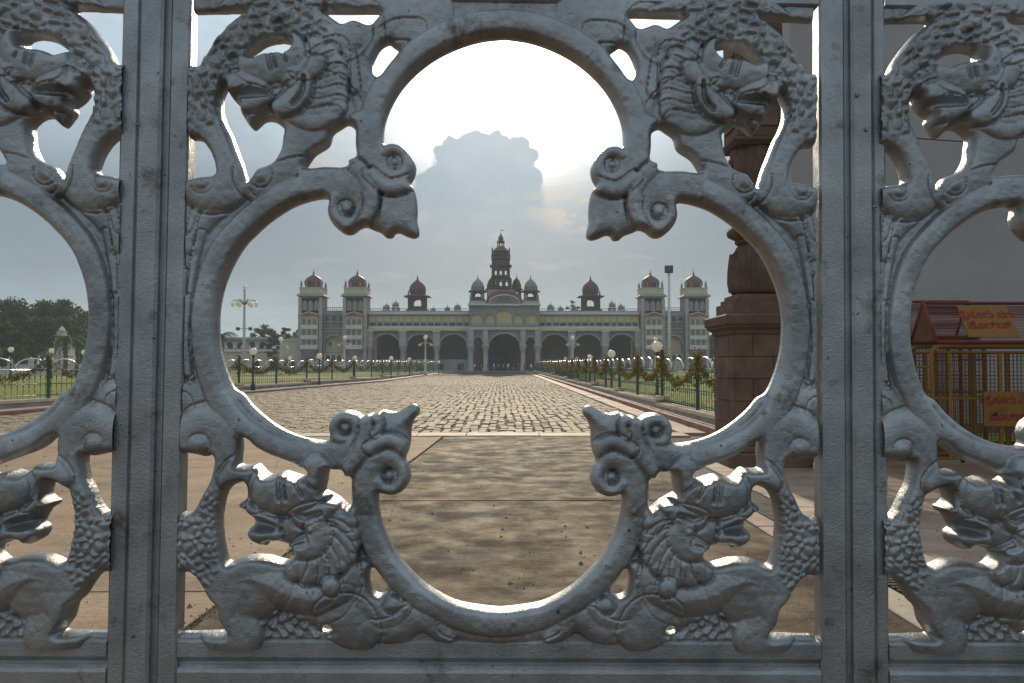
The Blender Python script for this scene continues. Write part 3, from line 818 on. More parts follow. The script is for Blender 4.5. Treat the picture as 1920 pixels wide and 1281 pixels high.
    # rivets and round bolt heads
    for px, py, r in ((395, 592, 5), (1598, 185, 5), (1615, 249, 4.5), (1427, 773, 6), (1420, 438, 5), (1448, 462, 3.5), (1634, 390, 3), (268, 240, 3)):
        u, w = G(px, py)
        d = -21 if px in (1598, 1615, 268) else (-14 if px == 1634 else -20.5)
        mb = MB(); mb.lathe([(r, 0), (r * .9, 1.6), (r * .55, 2.8), (.05, 3.2)], 10)
        o = mb.build('rivet', M_SILVER, gate, (u * KG, d * KG, w * KG))
        o.scale = (KG, KG, KG); o.rotation_euler = (R(90), 0, 0)
    return gate
GATE = build_gate()
# ================================================================== ground, road, kerbs, lawns
def gz(y): return 0.0066 * max(0.0, y - 15.0)
def add_haze():
    mb = MB(); mb.box(-640, 640, -60, 640, -1.2, 46)
    m = bpy.data.materials.new('haze_air'); m.use_nodes = True
    nt = m.node_tree
    nt.nodes.remove(nt.nodes['Principled BSDF'])
    v = nt.nodes.new('ShaderNodeVolumePrincipled')
    v.inputs['Color'].default_value = (0.86, 0.92, 1.0, 1)
    v.inputs['Density'].default_value = HAZE_DENSITY
    v.inputs['Anisotropy'].default_value = 0.1
    nt.links.new(v.outputs[0], nt.nodes['Material Output'].inputs['Volume'])
    o = mb.build('haze', m); o['kind'] = 'stuff'; o['label'] = 'pale haze in the air over the drive'
HAZE_DENSITY = 0.0006

M_EARTH = mat('dry_earth', (0.26, 0.22, 0.17), 0.95, var=0.35, vscale=0.08, bump=0.3, bscale=3)
M_CONC = mat('worn_concrete', (0.16, 0.107, 0.063), 0.74, var=0.6, vscale=1.3, bump=0.8, bscale=30, spec=0.17, dirt=(0.05, 0.034, 0.022), dscale=0.55, dlo=0.46, dhi=0.58, det=10)
M_CONC2 = mat('pale_concrete', (0.38, 0.265, 0.175), 0.8, var=0.35, vscale=1.6, bump=0.7, bscale=16, spec=0.12, dirt=(0.20, 0.14, 0.10), dscale=0.8, dlo=0.52, dhi=0.7, det=10)
def sheen(m, lo, hi, sc):
    nt = m.node_tree; b = nt.nodes['Principled BSDF']
    tc = nt.nodes.new('ShaderNodeTexCoord'); n = nt.nodes.new('ShaderNodeTexNoise'); r = nt.nodes.new('ShaderNodeMapRange')
    n.inputs['Scale'].default_value = sc; n.inputs['Detail'].default_value = 9; n.inputs['Roughness'].default_value = .68
    r.inputs[1].default_value = .38; r.inputs[2].default_value = .62; r.inputs[3].default_value = lo; r.inputs[4].default_value = hi
    nt.links.new(tc.outputs['Object'], n.inputs['Vector']); nt.links.new(n.outputs['Fac'], r.inputs[0]); nt.links.new(r.outputs[0], b.inputs['Roughness'])
sheen(M_CONC, .72, .94, 2.2)
M_STRIP = mat('pale_stone_strip', (0.46, 0.37, 0.27), 0.75, var=0.2, vscale=2.5, bump=0.3, bscale=25, dirt=(0.24, 0.20, 0.16), dlo=0.5, dhi=0.7)
M_COB = [mat('cobble_stone_%s' % n, c, 0.75, var=0.3, vscale=14, bump=0.6, bscale=45, spec=0.25) for n, c in (('grey', (0.275, 0.20, 0.13)), ('tan', (0.29, 0.205, 0.13)), ('dark', (0.20, 0.155, 0.11)))]
M_BED = mat('joint_sand', (0.085, 0.068, 0.05), 0.95, var=0.3, vscale=6)
M_KERB = mat('red_kerb_stone', (0.27, 0.135, 0.10), 0.75, var=0.3, vscale=3, bump=0.3, bscale=30, objrand=0.12)
M_GUT = mat('pink_gutter_stone', (0.40, 0.27, 0.205), 0.75, var=0.25, vscale=2, bump=0.3, bscale=30, objrand=0.10)
M_PLW = mat('grey_plinth_plaster', (0.36, 0.33, 0.31), 0.85, var=0.3, vscale=1.3, bump=0.2, bscale=18, dirt=(0.20, 0.17, 0.15), dlo=0.52, dhi=0.72)
M_CAP = mat('cream_cap_plaster', (0.62, 0.50, 0.34), 0.8, var=0.15, vscale=2, bump=0.2, bscale=20)
M_GRASS = mat('lawn_grass', (0.21, 0.21, 0.05), 0.9, var=0.45, vscale=0.9, bump=0.4, bscale=14, col2=(0.14, 0.165, 0.035), spec=0.1)
M_BLADE = mat('grass_blade', (0.20, 0.21, 0.05), 0.8, var=0.3, vscale=2, spec=0.1)
def _leafy(m, k=.35):
    nt = m.node_tree; b = nt.nodes['Principled BSDF']
    t = nt.nodes.new('ShaderNodeBsdfTranslucent')
    nt.links.new(b.inputs['Base Color'].links[0].from_socket, t.inputs[0])
    x = nt.nodes.new('ShaderNodeMixShader'); x.inputs[0].default_value = k
    nt.links.new(b.outputs[0], x.inputs[1]); nt.links.new(t.outputs[0], x.inputs[2]); nt.links.new(x.outputs[0], nt.nodes['Material Output'].inputs['Surface'])
_leafy(M_BLADE, .5)
M_DRAIN = mat('drain_iron', (0.06, 0.055, 0.05), 0.6, 0.3, var=0.3, vscale=9)
M_DARKG = mat('dark_pit', (0.02, 0.018, 0.016), 0.95)

def sheet(name, pts, m, z=None, dz=0.0, parent=None):
    """flat or gently sloping sheet following gz; pts: list of (x, y) ; split along y"""
    mb = MB(); mb.add([(x, y, gz(y) + dz if z is None else z) for x, y in pts], [tuple(range(len(pts)))])
    return mb.build(name, m, parent)

def road_left(y):       # left edge of the cobbled drive
    return -15.1 + (min(y, 70) - 26) * 0.128 if y < 70 else -9.47 + (y - 70) * 0.02
ROAD_R = 4.15
def build_ground():
    g = MB()
    ys = [-60, 15, 40, 80, 150, 640]
    for a, b in zip(ys[:-1], ys[1:]):
        g.add([(-640, a, gz(a) - .06), (640, a, gz(a) - .06), (640, b, gz(b) - .06), (-640, b, gz(b) - .06)], [(0, 1, 2, 3)])
    o = g.build('ground', M_EARTH); o['kind'] = 'structure'
    # ---- concrete apron in front: slabs with open joints
    ap = MB(); ap.add([(-34, -8, -.03), (9, -8, -.03), (9, 17.9, gz(17.9) - .03), (-34, 17.9, gz(17.9) - .03)], [(0, 1, 2, 3)])
    apron = ap.build('concrete_apron', M_BED); apron['kind'] = 'structure'
    xs = [(-34, -24, 0), (-23.98, -13, 0), (-12.98, -6.6, 0), (-6.58, -1.835, 0), (-1.79, 2.48, 1)]
    rows_c = [(-8, -2), (-1.98, 4.2), (4.22, 9.35), (9.37, 17.82)]
    rows_l = [(-8, -1), (-0.98, 5.6), (5.62, 12.55), (12.57, 17.82)]
    for x0, x1, c in xs:
        for y0, y1 in (rows_c if c else rows_l):
            x0b, x1b = x0, x1
            h0, h1 = gz(y0), gz(y1)
            t = RNG.uniform(-0.004, 0.004)
            mb = MB()
            sk = lambda x, y: x + (0.045 * (y - 6) if abs(x + 1.81) < 0.1 else 0)     # the mossy joint runs slightly askew
            v = [(sk(x0b, y0), y0, h0 - .05), (sk(x1b, y0), y0, h0 - .05), (sk(x1b, y1), y1, h1 - .05), (sk(x0b, y1), y1, h1 - .05)]
            v += [(a + (.006 if i in (0, 3) else -.006), b + (.006 if i < 2 else -.006), z_ + .05 + t) for i, (a, b, z_) in enumerate(v)]
            mb.add(v, [(0, 3, 2, 1), (4, 5, 6, 7), (0, 1, 5, 4), (1, 2, 6, 5), (2, 3, 7, 6), (3, 0, 4, 7)])
            mb.build('slab', M_CONC if c else M_CONC2, apron)
    # moss in the joint
    mv = []; mf = []
    for k in range(2600):
        y = RNG.uniform(3, 17.7); x = -1.81 + 0.045 * (y - 6) + RNG.normal(0, .03)
        if y < 12 and RNG.random() < .55: continue
        r = RNG.uniform(.006, .014); a = RNG.uniform(0, 6.3); n = len(mv)
        mv += [(x + r * math.cos(a), y + r * math.sin(a), gz(y) - .005), (x - r * math.cos(a), y - r * math.sin(a), gz(y) - .005), (x + RNG.normal(0, .01), y, gz(y) + RNG.uniform(.004, .016))]
        mf.append((n, n + 1, n + 2))
    me = bpy.data.meshes.new('moss'); me.from_pydata(mv, [], mf)
    mo = link_mesh('moss', me, mat('joint_moss', (0.15, 0.13, 0.045), 0.95)); mo['kind'] = 'stuff'; mo['label'] = 'moss and weeds in the joint of the concrete slabs'
    # pale transverse strip before the cobbles
    x = -19.0
    st = empty('stone_strip'); st['kind'] = 'structure'
    while x < 4.2:
        w = RNG.uniform(1.1, 1.9); x1 = min(x + w, 4.25)
        mb = MB(); mb.bbox(x, x1 - .012, 17.86, 18.75, gz(18) - .06, gz(18) + .018 + RNG.uniform(-.004, .004), .008)
        mb.build('strip_stone', M_STRIP, st); x = x1
    # ---- cobbles
    sheet_pts = [(-19, 18.7)] + [(4.2, 18.7), (4.2, 146), (-9, 146), (-9.4, 70)]
    bed = MB()
    yy = [18.75, 26, 40, 70, 100, 146.2]
    for a, b in zip(yy[:-1], yy[1:]):
        bed.add([(road_left(a) - (3.2 if a < 26 else .3), a, gz(a) - .035), (ROAD_R + .02, a, gz(a) - .035), (ROAD_R + .02, b, gz(b) - .035), (road_left(b) - .3, b, gz(b) - .035)], [(0, 1, 2, 3)])
    road = bed.build('cobbled_road', M_BED); road['kind'] = 'structure'
    stones = []
    pw = 0.235; x = -18.0; ci = 0
    while x < ROAD_R - 0.1:
        y = 18.78 + RNG.uniform(0, .12)
        w = pw * RNG.uniform(0.94, 1.04)
        wob = RNG.uniform(0, 6)
        while y < 96:
            big = 1.0 if y < 60 else 1.9
            l = RNG.uniform(.40, .62) * big
            xo = .03 * math.sin(y * .8 + wob) + .02 * math.sin(y * 2.7 + wob * 2)
            if x > road_left(y + l) - (3.0 * max(0, (27 - y) / 8) if y < 27 else 0):
                stones.append((x + xo + RNG.uniform(.002, .008), x + xo + w - RNG.uniform(.006, .016), y + .006, y + l - RNG.uniform(.012, .032), RNG.uniform(-.012, .012)))
            y += l
        x += w
    S = np.array(stones)
    size = (S[:, 1] - S[:, 0]) / S[:, 2]
    view = np.abs(S[:, 0] + .2) / S[:, 2]
    score = size * (view < 0.55) * (((S[:, 0] / S[:, 2] > -0.125) & (S[:, 0] / S[:, 2] < 0.115)).astype(float) + 0.35)
    order = np.argsort(-score)
    own = set(order[:300].tolist())
    def stone_geo(x0, x1, y0, y1, t, z, jx):
        b = .022
        r0 = [(x0 + jx[0], y0 + jx[1]), (x1 + jx[2], y0 + jx[3]), (x1 + jx[4], y1 + jx[5]), (x0 + jx[6], y1 + jx[7])]
        cx, cy = (x0 + x1) / 2, (y0 + y1) / 2
        v = [(px, py, z - .04) for px, py in r0]
        v += [(px, py, z - .012) for px, py in r0]
        v += [(px + (b if px < cx else -b), py + (b if py < cy else -b), z + .008 + t) for px, py in r0]
        return v
    FQ = np.array([(0, 1, 5, 4), (1, 2, 6, 5), (2, 3, 7, 6), (3, 0, 4, 7), (4, 5, 9, 8), (5, 6, 10, 9), (6, 7, 11, 10), (7, 4, 8, 11), (8, 9, 10, 11)])
    V = []; 
    for i, (x0, x1, y0, y1, t) in enumerate(stones):
        if i in own: continue
        V.extend(stone_geo(x0, x1, y0, y1, t, gz(y0), RNG.normal(0, .008, 8)))
    n = len(V) // 12
    Fq = (FQ[None] + 12 * np.arange(n)[:, None, None]).reshape(-1, 4)
    me = mesh_np('cobbles', V, Fq)
    for m in M_COB: me.materials.append(m)
    mi = np.repeat(RNG.choice([0, 0, 0, 1, 1, 2], n), 9).astype(np.int32)
    me.polygons.foreach_set('material_index', mi)
    o = link_mesh('cobble', me, None, road); o['kind'] = 'stuff'
    lib = []
    for k in range(10):
        l = .42 + .022 * k
        v = stone_geo(-.102, .102, -l / 2 + .02, l / 2 - .02, 0, 0, RNG.normal(0, .008, 8))
        me = mesh_np('cobble', v, FQ); me.materials.append(M_COB[[0, 0, 1, 0, 2, 1, 0, 1, 0, 0][k]]); lib.append((l, me))
    for i in own:
        x0, x1, y0, y1, t = stones[i]
        l = y1 - y0 + .02
        k = int(np.clip((l - .41) / .022 + RNG.integers(-1, 2), 0, 9))
        o = link_mesh('cobble', lib[k][1], None, road, ((x0 + x1) / 2, (y0 + y1) / 2, gz(y0) + t))
        o.rotation_euler = (RNG.normal(0, .02), RNG.normal(0, .02), RNG.normal(0, .02))
    # far part of the drive: relief too small to pick apart
    # ---- right gutter and kerb
    def strip_stones(name, piece, xf, wf, y0, y1, ln, m, dz, th, limit):
        root = empty(name); root['kind'] = 'structure'
        y = y0; rest = MB(); k = 0
        while y < y1:
            l = ln * RNG.uniform(.9, 1.1) * (1 if y < 60 else 2.5)
            a = xf(y); b = xf(y + l); w = wf
            z0, z1_ = gz(y) + dz + RNG.uniform(-.006, .006), gz(y + l) + dz
            j = RNG.normal(0, .008)
            v = [(a + j, y, z0 - th), (a + w + j, y, z0 - th), (b + w + j, y + l - .015, z1_ - th), (b + j, y + l - .015, z1_ - th)]
            v += [(a + j + .008, y + .006, z0), (a + w + j - .008, y + .006, z0), (b + w + j - .008, y + l - .02, z1_), (b + j + .008, y + l - .02, z1_)]
            f = [(0, 3, 2, 1), (4, 5, 6, 7), (0, 1, 5, 4), (1, 2, 6, 5), (2, 3, 7, 6), (3, 0, 4, 7)]
            if y < limit:
                mb = MB(); mb.add(v, f); mb.build(piece, m, root)
            else: rest.add(v, f)
            y += l; k += 1
        if rest.v:
            o = rest.build(piece, m, root); o['kind'] = 'stuff'
    strip_stones('gutter', 'gutter_stone', lambda y: ROAD_R + .04, .62, 18.6, 142, .8, M_GUT, .01, .08, 70)
    strip_stones('kerb', 'kerb_stone', lambda y: ROAD_R + .68, .16, 13.5, 142, 1.0, M_KERB, .14, .2, 70)
    strip_stones('footpath', 'path_stone', lambda y: ROAD_R + .855, .56, 13.5, 142, .9, M_GUT, .15, .2, 70)
    strip_stones('kerb', 'kerb_stone', lambda y: road_left(y) - .45, .16, 24.2, 142, 1.0, M_KERB, .12, .2, 70)
    strip_stones('gutter', 'gutter_stone', lambda y: road_left(y) - .27, .26, 26, 142, .8, M_STRIP, .01, .08, 60)
    strip_stones('footpath', 'path_stone', lambda y: road_left(y) - 1.25, .79, 24.2, 142, .9, M_GUT, .13, .2, 60)
    # ---- lawns behind the fences
    def lawn(side):
        mb = MB(); ys = [13.5 if side > 0 else 20, 40, 80, 138]
        for a, b in zip(ys[:-1], ys[1:]):
            if side > 0: q = [(5.9, a), (70, a), (70, b), (5.9, b)]
            else: q = [(-120, a), (road_left(a) - 1.6, a), (road_left(b) - 1.6, b), (-120, b)]
            mb.add([(x, y, gz(y) + .30) for x, y in q], [(0, 1, 2, 3)])
        o = mb.build('lawn', M_GRASS); o['kind'] = 'structure'
        v = []; f = []
        for k in range(9000):
            y = 22 + 70 * RNG.random() ** 2; x = (5.95 + RNG.random() * y * .3) if side > 0 else road_left(y) - 1.65 - RNG.random() * y * .8
            r = RNG.uniform(.015, .035); a = RNG.uniform(0, 3.1); h = RNG.uniform(.02, .06); n = len(v)
            v += [(x + r * math.cos(a), y + r * math.sin(a), gz(y) + .29), (x - r * math.cos(a), y - r * math.sin(a), gz(y) + .29), (x + RNG.normal(0, .04), y + RNG.normal(0, .04), gz(y) + .30 + h)]
            f.append((n, n + 1, n + 2))
        me = bpy.data.meshes.new('grass'); me.from_pydata(v, [], f); me.materials.append(M_BLADE)
        o = link_mesh('grass', me); o['kind'] = 'stuff'; o['label'] = 'short yellow green grass of the lawn behind the fence'
    lawn(1); lawn(-1)
    # pale garden walk across the left lawn
    mb = MB(); mb.add([(-120, 72, gz(72) + .304), (road_left(72) - 2, 72, gz(72) + .304), (road_left(75) - 2, 75, gz(75) + .304), (-120, 75, gz(75) + .304)], [(0, 1, 2, 3)])
    o = mb.build('garden_path', M_GUT); o['kind'] = 'structure'
    # ---- drain channel on the right
    dr = empty('drain', (0, 0, 0)); tag(dr, 'long slatted iron drain grating let into the paving on the right', 'drain')
    pit = MB(); pit.box(2.76, 3.18, 2.2, 12.6, -.2, -.045); pit.build('channel', M_DARKG, dr)
    rest = MB()
    sl_me = None
    y = 2.3
    while y < 12.6:
        mb = MB(); mb.box(2.775, 3.165, -.022, .022, -.04, -.004)
        if sl_me is None: sl_me = mb.mesh('slat')
        link_mesh('slat', sl_me, M_DRAIN, dr, (0, y, 0)); y += .075
    paving = empty('drain_border'); paving['kind'] = 'structure'
    for xa, xb in ((2.50, 2.74), (3.20, 3.52)):
        y = 1.5
        while y < 17.8:
            l = RNG.uniform(.8, 1.2); l = min(l, 17.85 - y) if y + l > 17.0 else l
            if l < .1: break
            mb = MB(); mb.bbox(xa, xb, y, y + l - .014, gz(y) - .08, gz(y) + .006 + RNG.uniform(-.004, .006), .008)
            mb.build('border_stone', M_GUT if RNG.random() < .6 else M_STRIP, paving); y += l
    # paving on the far right
    pv = MB(); pv.add([(2.76, 12.6, -.03), (9, 12.6, -.03), (9, 17.9, gz(17.9) - .03), (2.76, 17.9, gz(17.9) - .03)], [(0, 1, 2, 3)])
    pv.add([(3.53, -8, -.03), (26, -8, -.03), (26, 12.6, -.03), (3.53, 12.6, -.03)], [(0, 1, 2, 3)])
    pr = pv.build('paving', M_BED); pr['kind'] = 'structure'
    M_PV = mat('pink_paving', (0.36, 0.245, 0.18), 0.8, var=0.25, vscale=2.2, bump=0.3, bscale=30, objrand=0.08, dirt=(0.22, 0.16, 0.12), dlo=.52, dhi=.72)
    y = 0.5
    while y < 13.2:
        x = 3.54; d = RNG.uniform(.85, .95)
        while x < 9.5:
            w = RNG.uniform(1.1, 1.5)
            mb = MB(); mb.bbox(x, x + w - .014, y, y + d - .014, -.08, RNG.uniform(-.003, .003), .007)
            mb.build('paving_stone', M_PV, pr); x += w
        y += d
build_ground()
def grit():
    M_GRIT = mat('grit_stone', (0.20, 0.16, 0.12), 0.85, var=.4, vscale=30)
    v = []; f = []
    for k in range(1600):
        y = 2.5 + 15 * RNG.random() ** 1.4; x = RNG.uniform(-.75, .75) * y
        if not -30 < x < 8: continue
        r = RNG.uniform(.004, .012) if RNG.random() < .93 else RNG.uniform(.012, .024)
        a = RNG.uniform(0, 6.3); n = len(v); z = gz(y) + .004
        for i in range(4):
            q = r * RNG.uniform(.7, 1.3); v.append((x + q * math.cos(a + i * 1.57), y + q * math.sin(a + i * 1.57), z - .004))
        v.append((x + RNG.normal(0, .3) * r, y + RNG.normal(0, .3) * r, z + r * RNG.uniform(.6, 1.1)))
        f += [(n, n + 1, n + 4), (n + 1, n + 2, n + 4), (n + 2, n + 3, n + 4), (n + 3, n, n + 4)]
    me = bpy.data.meshes.new('grit'); me.from_pydata(v, [], f)
    o = link_mesh('grit', me, M_GRIT); o['kind'] = 'stuff'; o['label'] = 'small stones and grit lying on the paving'
    leaves = []
    M_FALL = mat('fallen_leaf', (0.20, 0.12, 0.04), .8, var=.4, vscale=20)
    v = []; f = []
    for k in range(26):
        y = 3 + 14 * RNG.random(); x = RNG.uniform(-.6, .5) * y; a = RNG.uniform(0, 6.3); L = RNG.uniform(.02, .04); w = L * .4; n = len(v); z = gz(y) + .006
        c_, s_ = math.cos(a), math.sin(a)
        v += [(x - L * c_, y - L * s_, z), (x - w * s_, y + w * c_, z + .012), (x + L * c_, y + L * s_, z + .004), (x + w * s_, y - w * c_, z + .014)]
        f += [(n, n + 1, n + 2), (n, n + 2, n + 3)]
    me = bpy.data.meshes.new('fallen_leaves'); me.from_pydata(v, [], f)
    o = link_mesh('fallen_leaves', me, M_FALL); o['kind'] = 'stuff'; o['label'] = 'dry fallen leaves scattered over the paving'
grit()
# ================================================================== the palace
PS = 0.0981                    # metres per source pixel on the facade
PAL_Y = 146.6
PAL_X = (945.5 - 940) * PS
M_STONE = mat('grey_granite', (0.29, 0.255, 0.265), 0.85, var=0.18, vscale=0.5, bump=0.1, bscale=6, dirt=(0.22, 0.19, 0.19), dscale=.25)
M_STONE2 = mat('pale_granite', (0.40, 0.375, 0.36), 0.85, var=0.15, vscale=0.5, bump=0.1, bscale=6)
M_CREAM = mat('cream_plaster', (0.56, 0.50, 0.36), 0.85, var=0.12, vscale=0.7)
M_YEL = mat('yellow_plaster', (0.60, 0.50, 0.27), 0.85, var=0.12, vscale=0.7)
M_WHITE = mat('white_stucco', (0.62, 0.60, 0.57), 0.8, var=0.12, vscale=0.8)
M_DOME = mat('dark_red_marble', (0.115, 0.048, 0.046), 0.55, var=0.25, vscale=1.2)
M_RED = mat('red_bay_roof', (0.26, 0.09, 0.095), 0.7, var=0.2, vscale=1)
M_GOLD = mat('gilded_dome', (0.17, 0.105, 0.035), 0.55, 0.3, var=0.35, vscale=2)
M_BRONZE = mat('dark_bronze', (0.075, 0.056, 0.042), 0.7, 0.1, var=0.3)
M_GLASS = mat('dark_window', (0.05, 0.052, 0.06), 0.25, var=0.3, vscale=2)
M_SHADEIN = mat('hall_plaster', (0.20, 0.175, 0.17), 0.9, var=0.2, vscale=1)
M_GREENR = mat('green_railing', (0.07, 0.13, 0.11), 0.6)

def arch_pts(a0, a1, spring, apex, n=14, cusp=0):
    """points of an arch from left springing to right springing (x, z)"""
    c = (a0 + a1) / 2; r = (a1 - a0) / 2; h = apex - spring
    out = []
    for i in range(n + 1):
        t = PI - PI * i / n
        k = 1.0 - (cusp * abs(math.sin(t * 4.5)) if cusp else 0)
        out.append((c + r * math.cos(t) * (k if 0 < i < n else 1), spring + h * math.sin(t) * k))
    return out
def arch_wall(mb, x0, x1, z0, z1, openings, y0, y1):
    """wall between x0..x1, z0..z1, thickness y0(front)..y1 with arched openings [(a0,a1,sill,spring,apex,cusp)]"""
    ops = sorted(openings)
    def quad(xa, xb, za, zb):
        if xb - xa < 1e-4 or zb - za < 1e-4: return
        mb.add([(xa, y0, za), (xb, y0, za), (xb, y0, zb), (xa, y0, zb)], [(0, 1, 2, 3)])
        mb.add([(xa, y1, za), (xb, y1, za), (xb, y1, zb), (xa, y1, zb)], [(3, 2, 1, 0)])
    x = x0
    for a0, a1, sill, spring, apex, cusp in ops:
        quad(x, a0, z0, z1)
        if sill > z0:
            quad(a0, a1, z0, sill)
            mb.add([(a0, y0, sill), (a1, y0, sill), (a1, y1, sill), (a0, y1, sill)], [(0, 1, 2, 3)])
        P = arch_pts(a0, a1, spring, apex, 18 if cusp else 12, cusp)
        for p, q in zip(P[:-1], P[1:]):
            lo, hi = (p, q) if p[0] <= q[0] else (q, p)
            mb.add([(lo[0], y0, lo[1]), (hi[0], y0, hi[1]), (hi[0], y0, z1), (lo[0], y0, z1)], [(0, 1, 2, 3)])
            mb.add([(lo[0], y1, lo[1]), (hi[0], y1, hi[1]), (hi[0], y1, z1), (lo[0], y1, z1)], [(3, 2, 1, 0)])
            mb.add([(p[0], y0, p[1]), (q[0], y0, q[1]), (q[0], y1, q[1]), (p[0], y1, p[1])], [(0, 1, 2, 3)])
        base = max(sill, z0)
        for xa in (a0, a1):
            mb.add([(xa, y0, base), (xa, y1, base), (xa, y1, spring), (xa, y0, spring)], [(0, 1, 2, 3)])
        x = a1
    quad(x, x1, z0, z1)
    for xa in (x0, x1): mb.add([(xa, y0, z0), (xa, y1, z0), (xa, y1, z1), (xa, y0, z1)], [(0, 1, 2, 3)])
    mb.add([(x0, y0, z1), (x1, y0, z1), (x1, y1, z1), (x0, y1, z1)], [(0, 1, 2, 3)])
    return mb
def ring_band(mb, pts, w, y0, y1):
    """raised band along a polyline in (x, z), y0..y1"""
    n = len(pts)
    O = []
    for i, p in enumerate(pts):
        a = pts[max(i - 1, 0)]; b = pts[min(i + 1, n - 1)]
        t = Vector((b[0] - a[0], b[1] - a[1])).normalized(); nrm = Vector((-t.y, t.x))
        O.append((p[0] + nrm.x * w, p[1] + nrm.y * w))
    for i in range(n - 1):
        p, q, P_, Q_ = pts[i], pts[i + 1], O[i], O[i + 1]
        v = [(p[0], y0, p[1]), (q[0], y0, q[1]), (Q_[0], y0, Q_[1]), (P_[0], y0, P_[1])]
        v += [(a, y1, c) for a, _, c in v]
        mb.add(v, [(0, 1, 2, 3), (7, 6, 5, 4), (0, 4, 5, 1), (1, 5, 6, 2), (2, 6, 7, 3), (3, 7, 4, 0)])
    return mb
ONION = [(0.80, 0.0), (0.93, 0.14), (1.0, 0.34), (0.98, 0.54), (0.88, 0.74), (0.70, 0.92), (0.48, 1.06), (0.26, 1.17), (0.12, 1.26), (0.05, 1.34)]
FINIAL = [(0.06, 0), (0.13, .06), (0.05, .14), (0.09, .22), (0.035, .30), (0.05, .38), (0.02, .46), (0.012, .85)]
_mc = {}
def cached(key, fn):
    if key not in _mc: _mc[key] = fn()
    return _mc[key]
def dome(parent, x, y, z, r, h, m=None, fin=1.0, n=16, drum=True):
    """onion dome with collar and spike"""
    def mk():
        mb = MB()
        mb.lathe([(r * .86, -.12 * h), (r * .9, -.1 * h), (r * .86, 0.0)] + [(r * a, h * b / 1.34) for a, b in ONION], n)
        return mb.mesh('dome')
    d = link_mesh('dome', cached(('dome', r, h, m.name), mk), m, parent, (x, y, z))
    def mkf():
        mb = MB(); mb.lathe([(a * r * 1.2, b * fin) for a, b in FINIAL], 8); return mb.mesh('finial')
    link_mesh('finial', cached(('fin', r, fin), mkf), M_BRONZE, parent if parent.parent and parent.parent.parent else parent, (x, y, z + h * .98))
    return d
def pinnacle(parent, x, y, z, h, r=.22, m=None):
    def mk():
        mb = MB(); mb.lathe([(r, 0), (r, h * .3), (r * 1.35, h * .34), (r * .8, h * .42), (r * 1.1, h * .55), (r * .5, h * .72), (r * .25, h * .8), (.03, h)], 8)
        return mb.mesh('pinnacle')
    return link_mesh('pinnacle', cached(('pin', h, r, m.name), mk), m, parent, (x, y, z))

PAL = empty('palace', (PAL_X, PAL_Y, gz(PAL_Y)), label='long domed palace with central tower and arcaded front at the end of the drive', cat='palace')
def H(py): return (697 - py) * PS
def pbox(name, m, parent, u0, u1, p0, p1, y0, y1):
    """box part: u in source pixels from the facade centre, p = pixel rows (top p0, bottom p1), y metres behind the facade"""
    mb = MB(); mb.box(u0 * PS, u1 * PS, y0, y1, H(p1), H(p0)); return mb.build(name, m, parent)

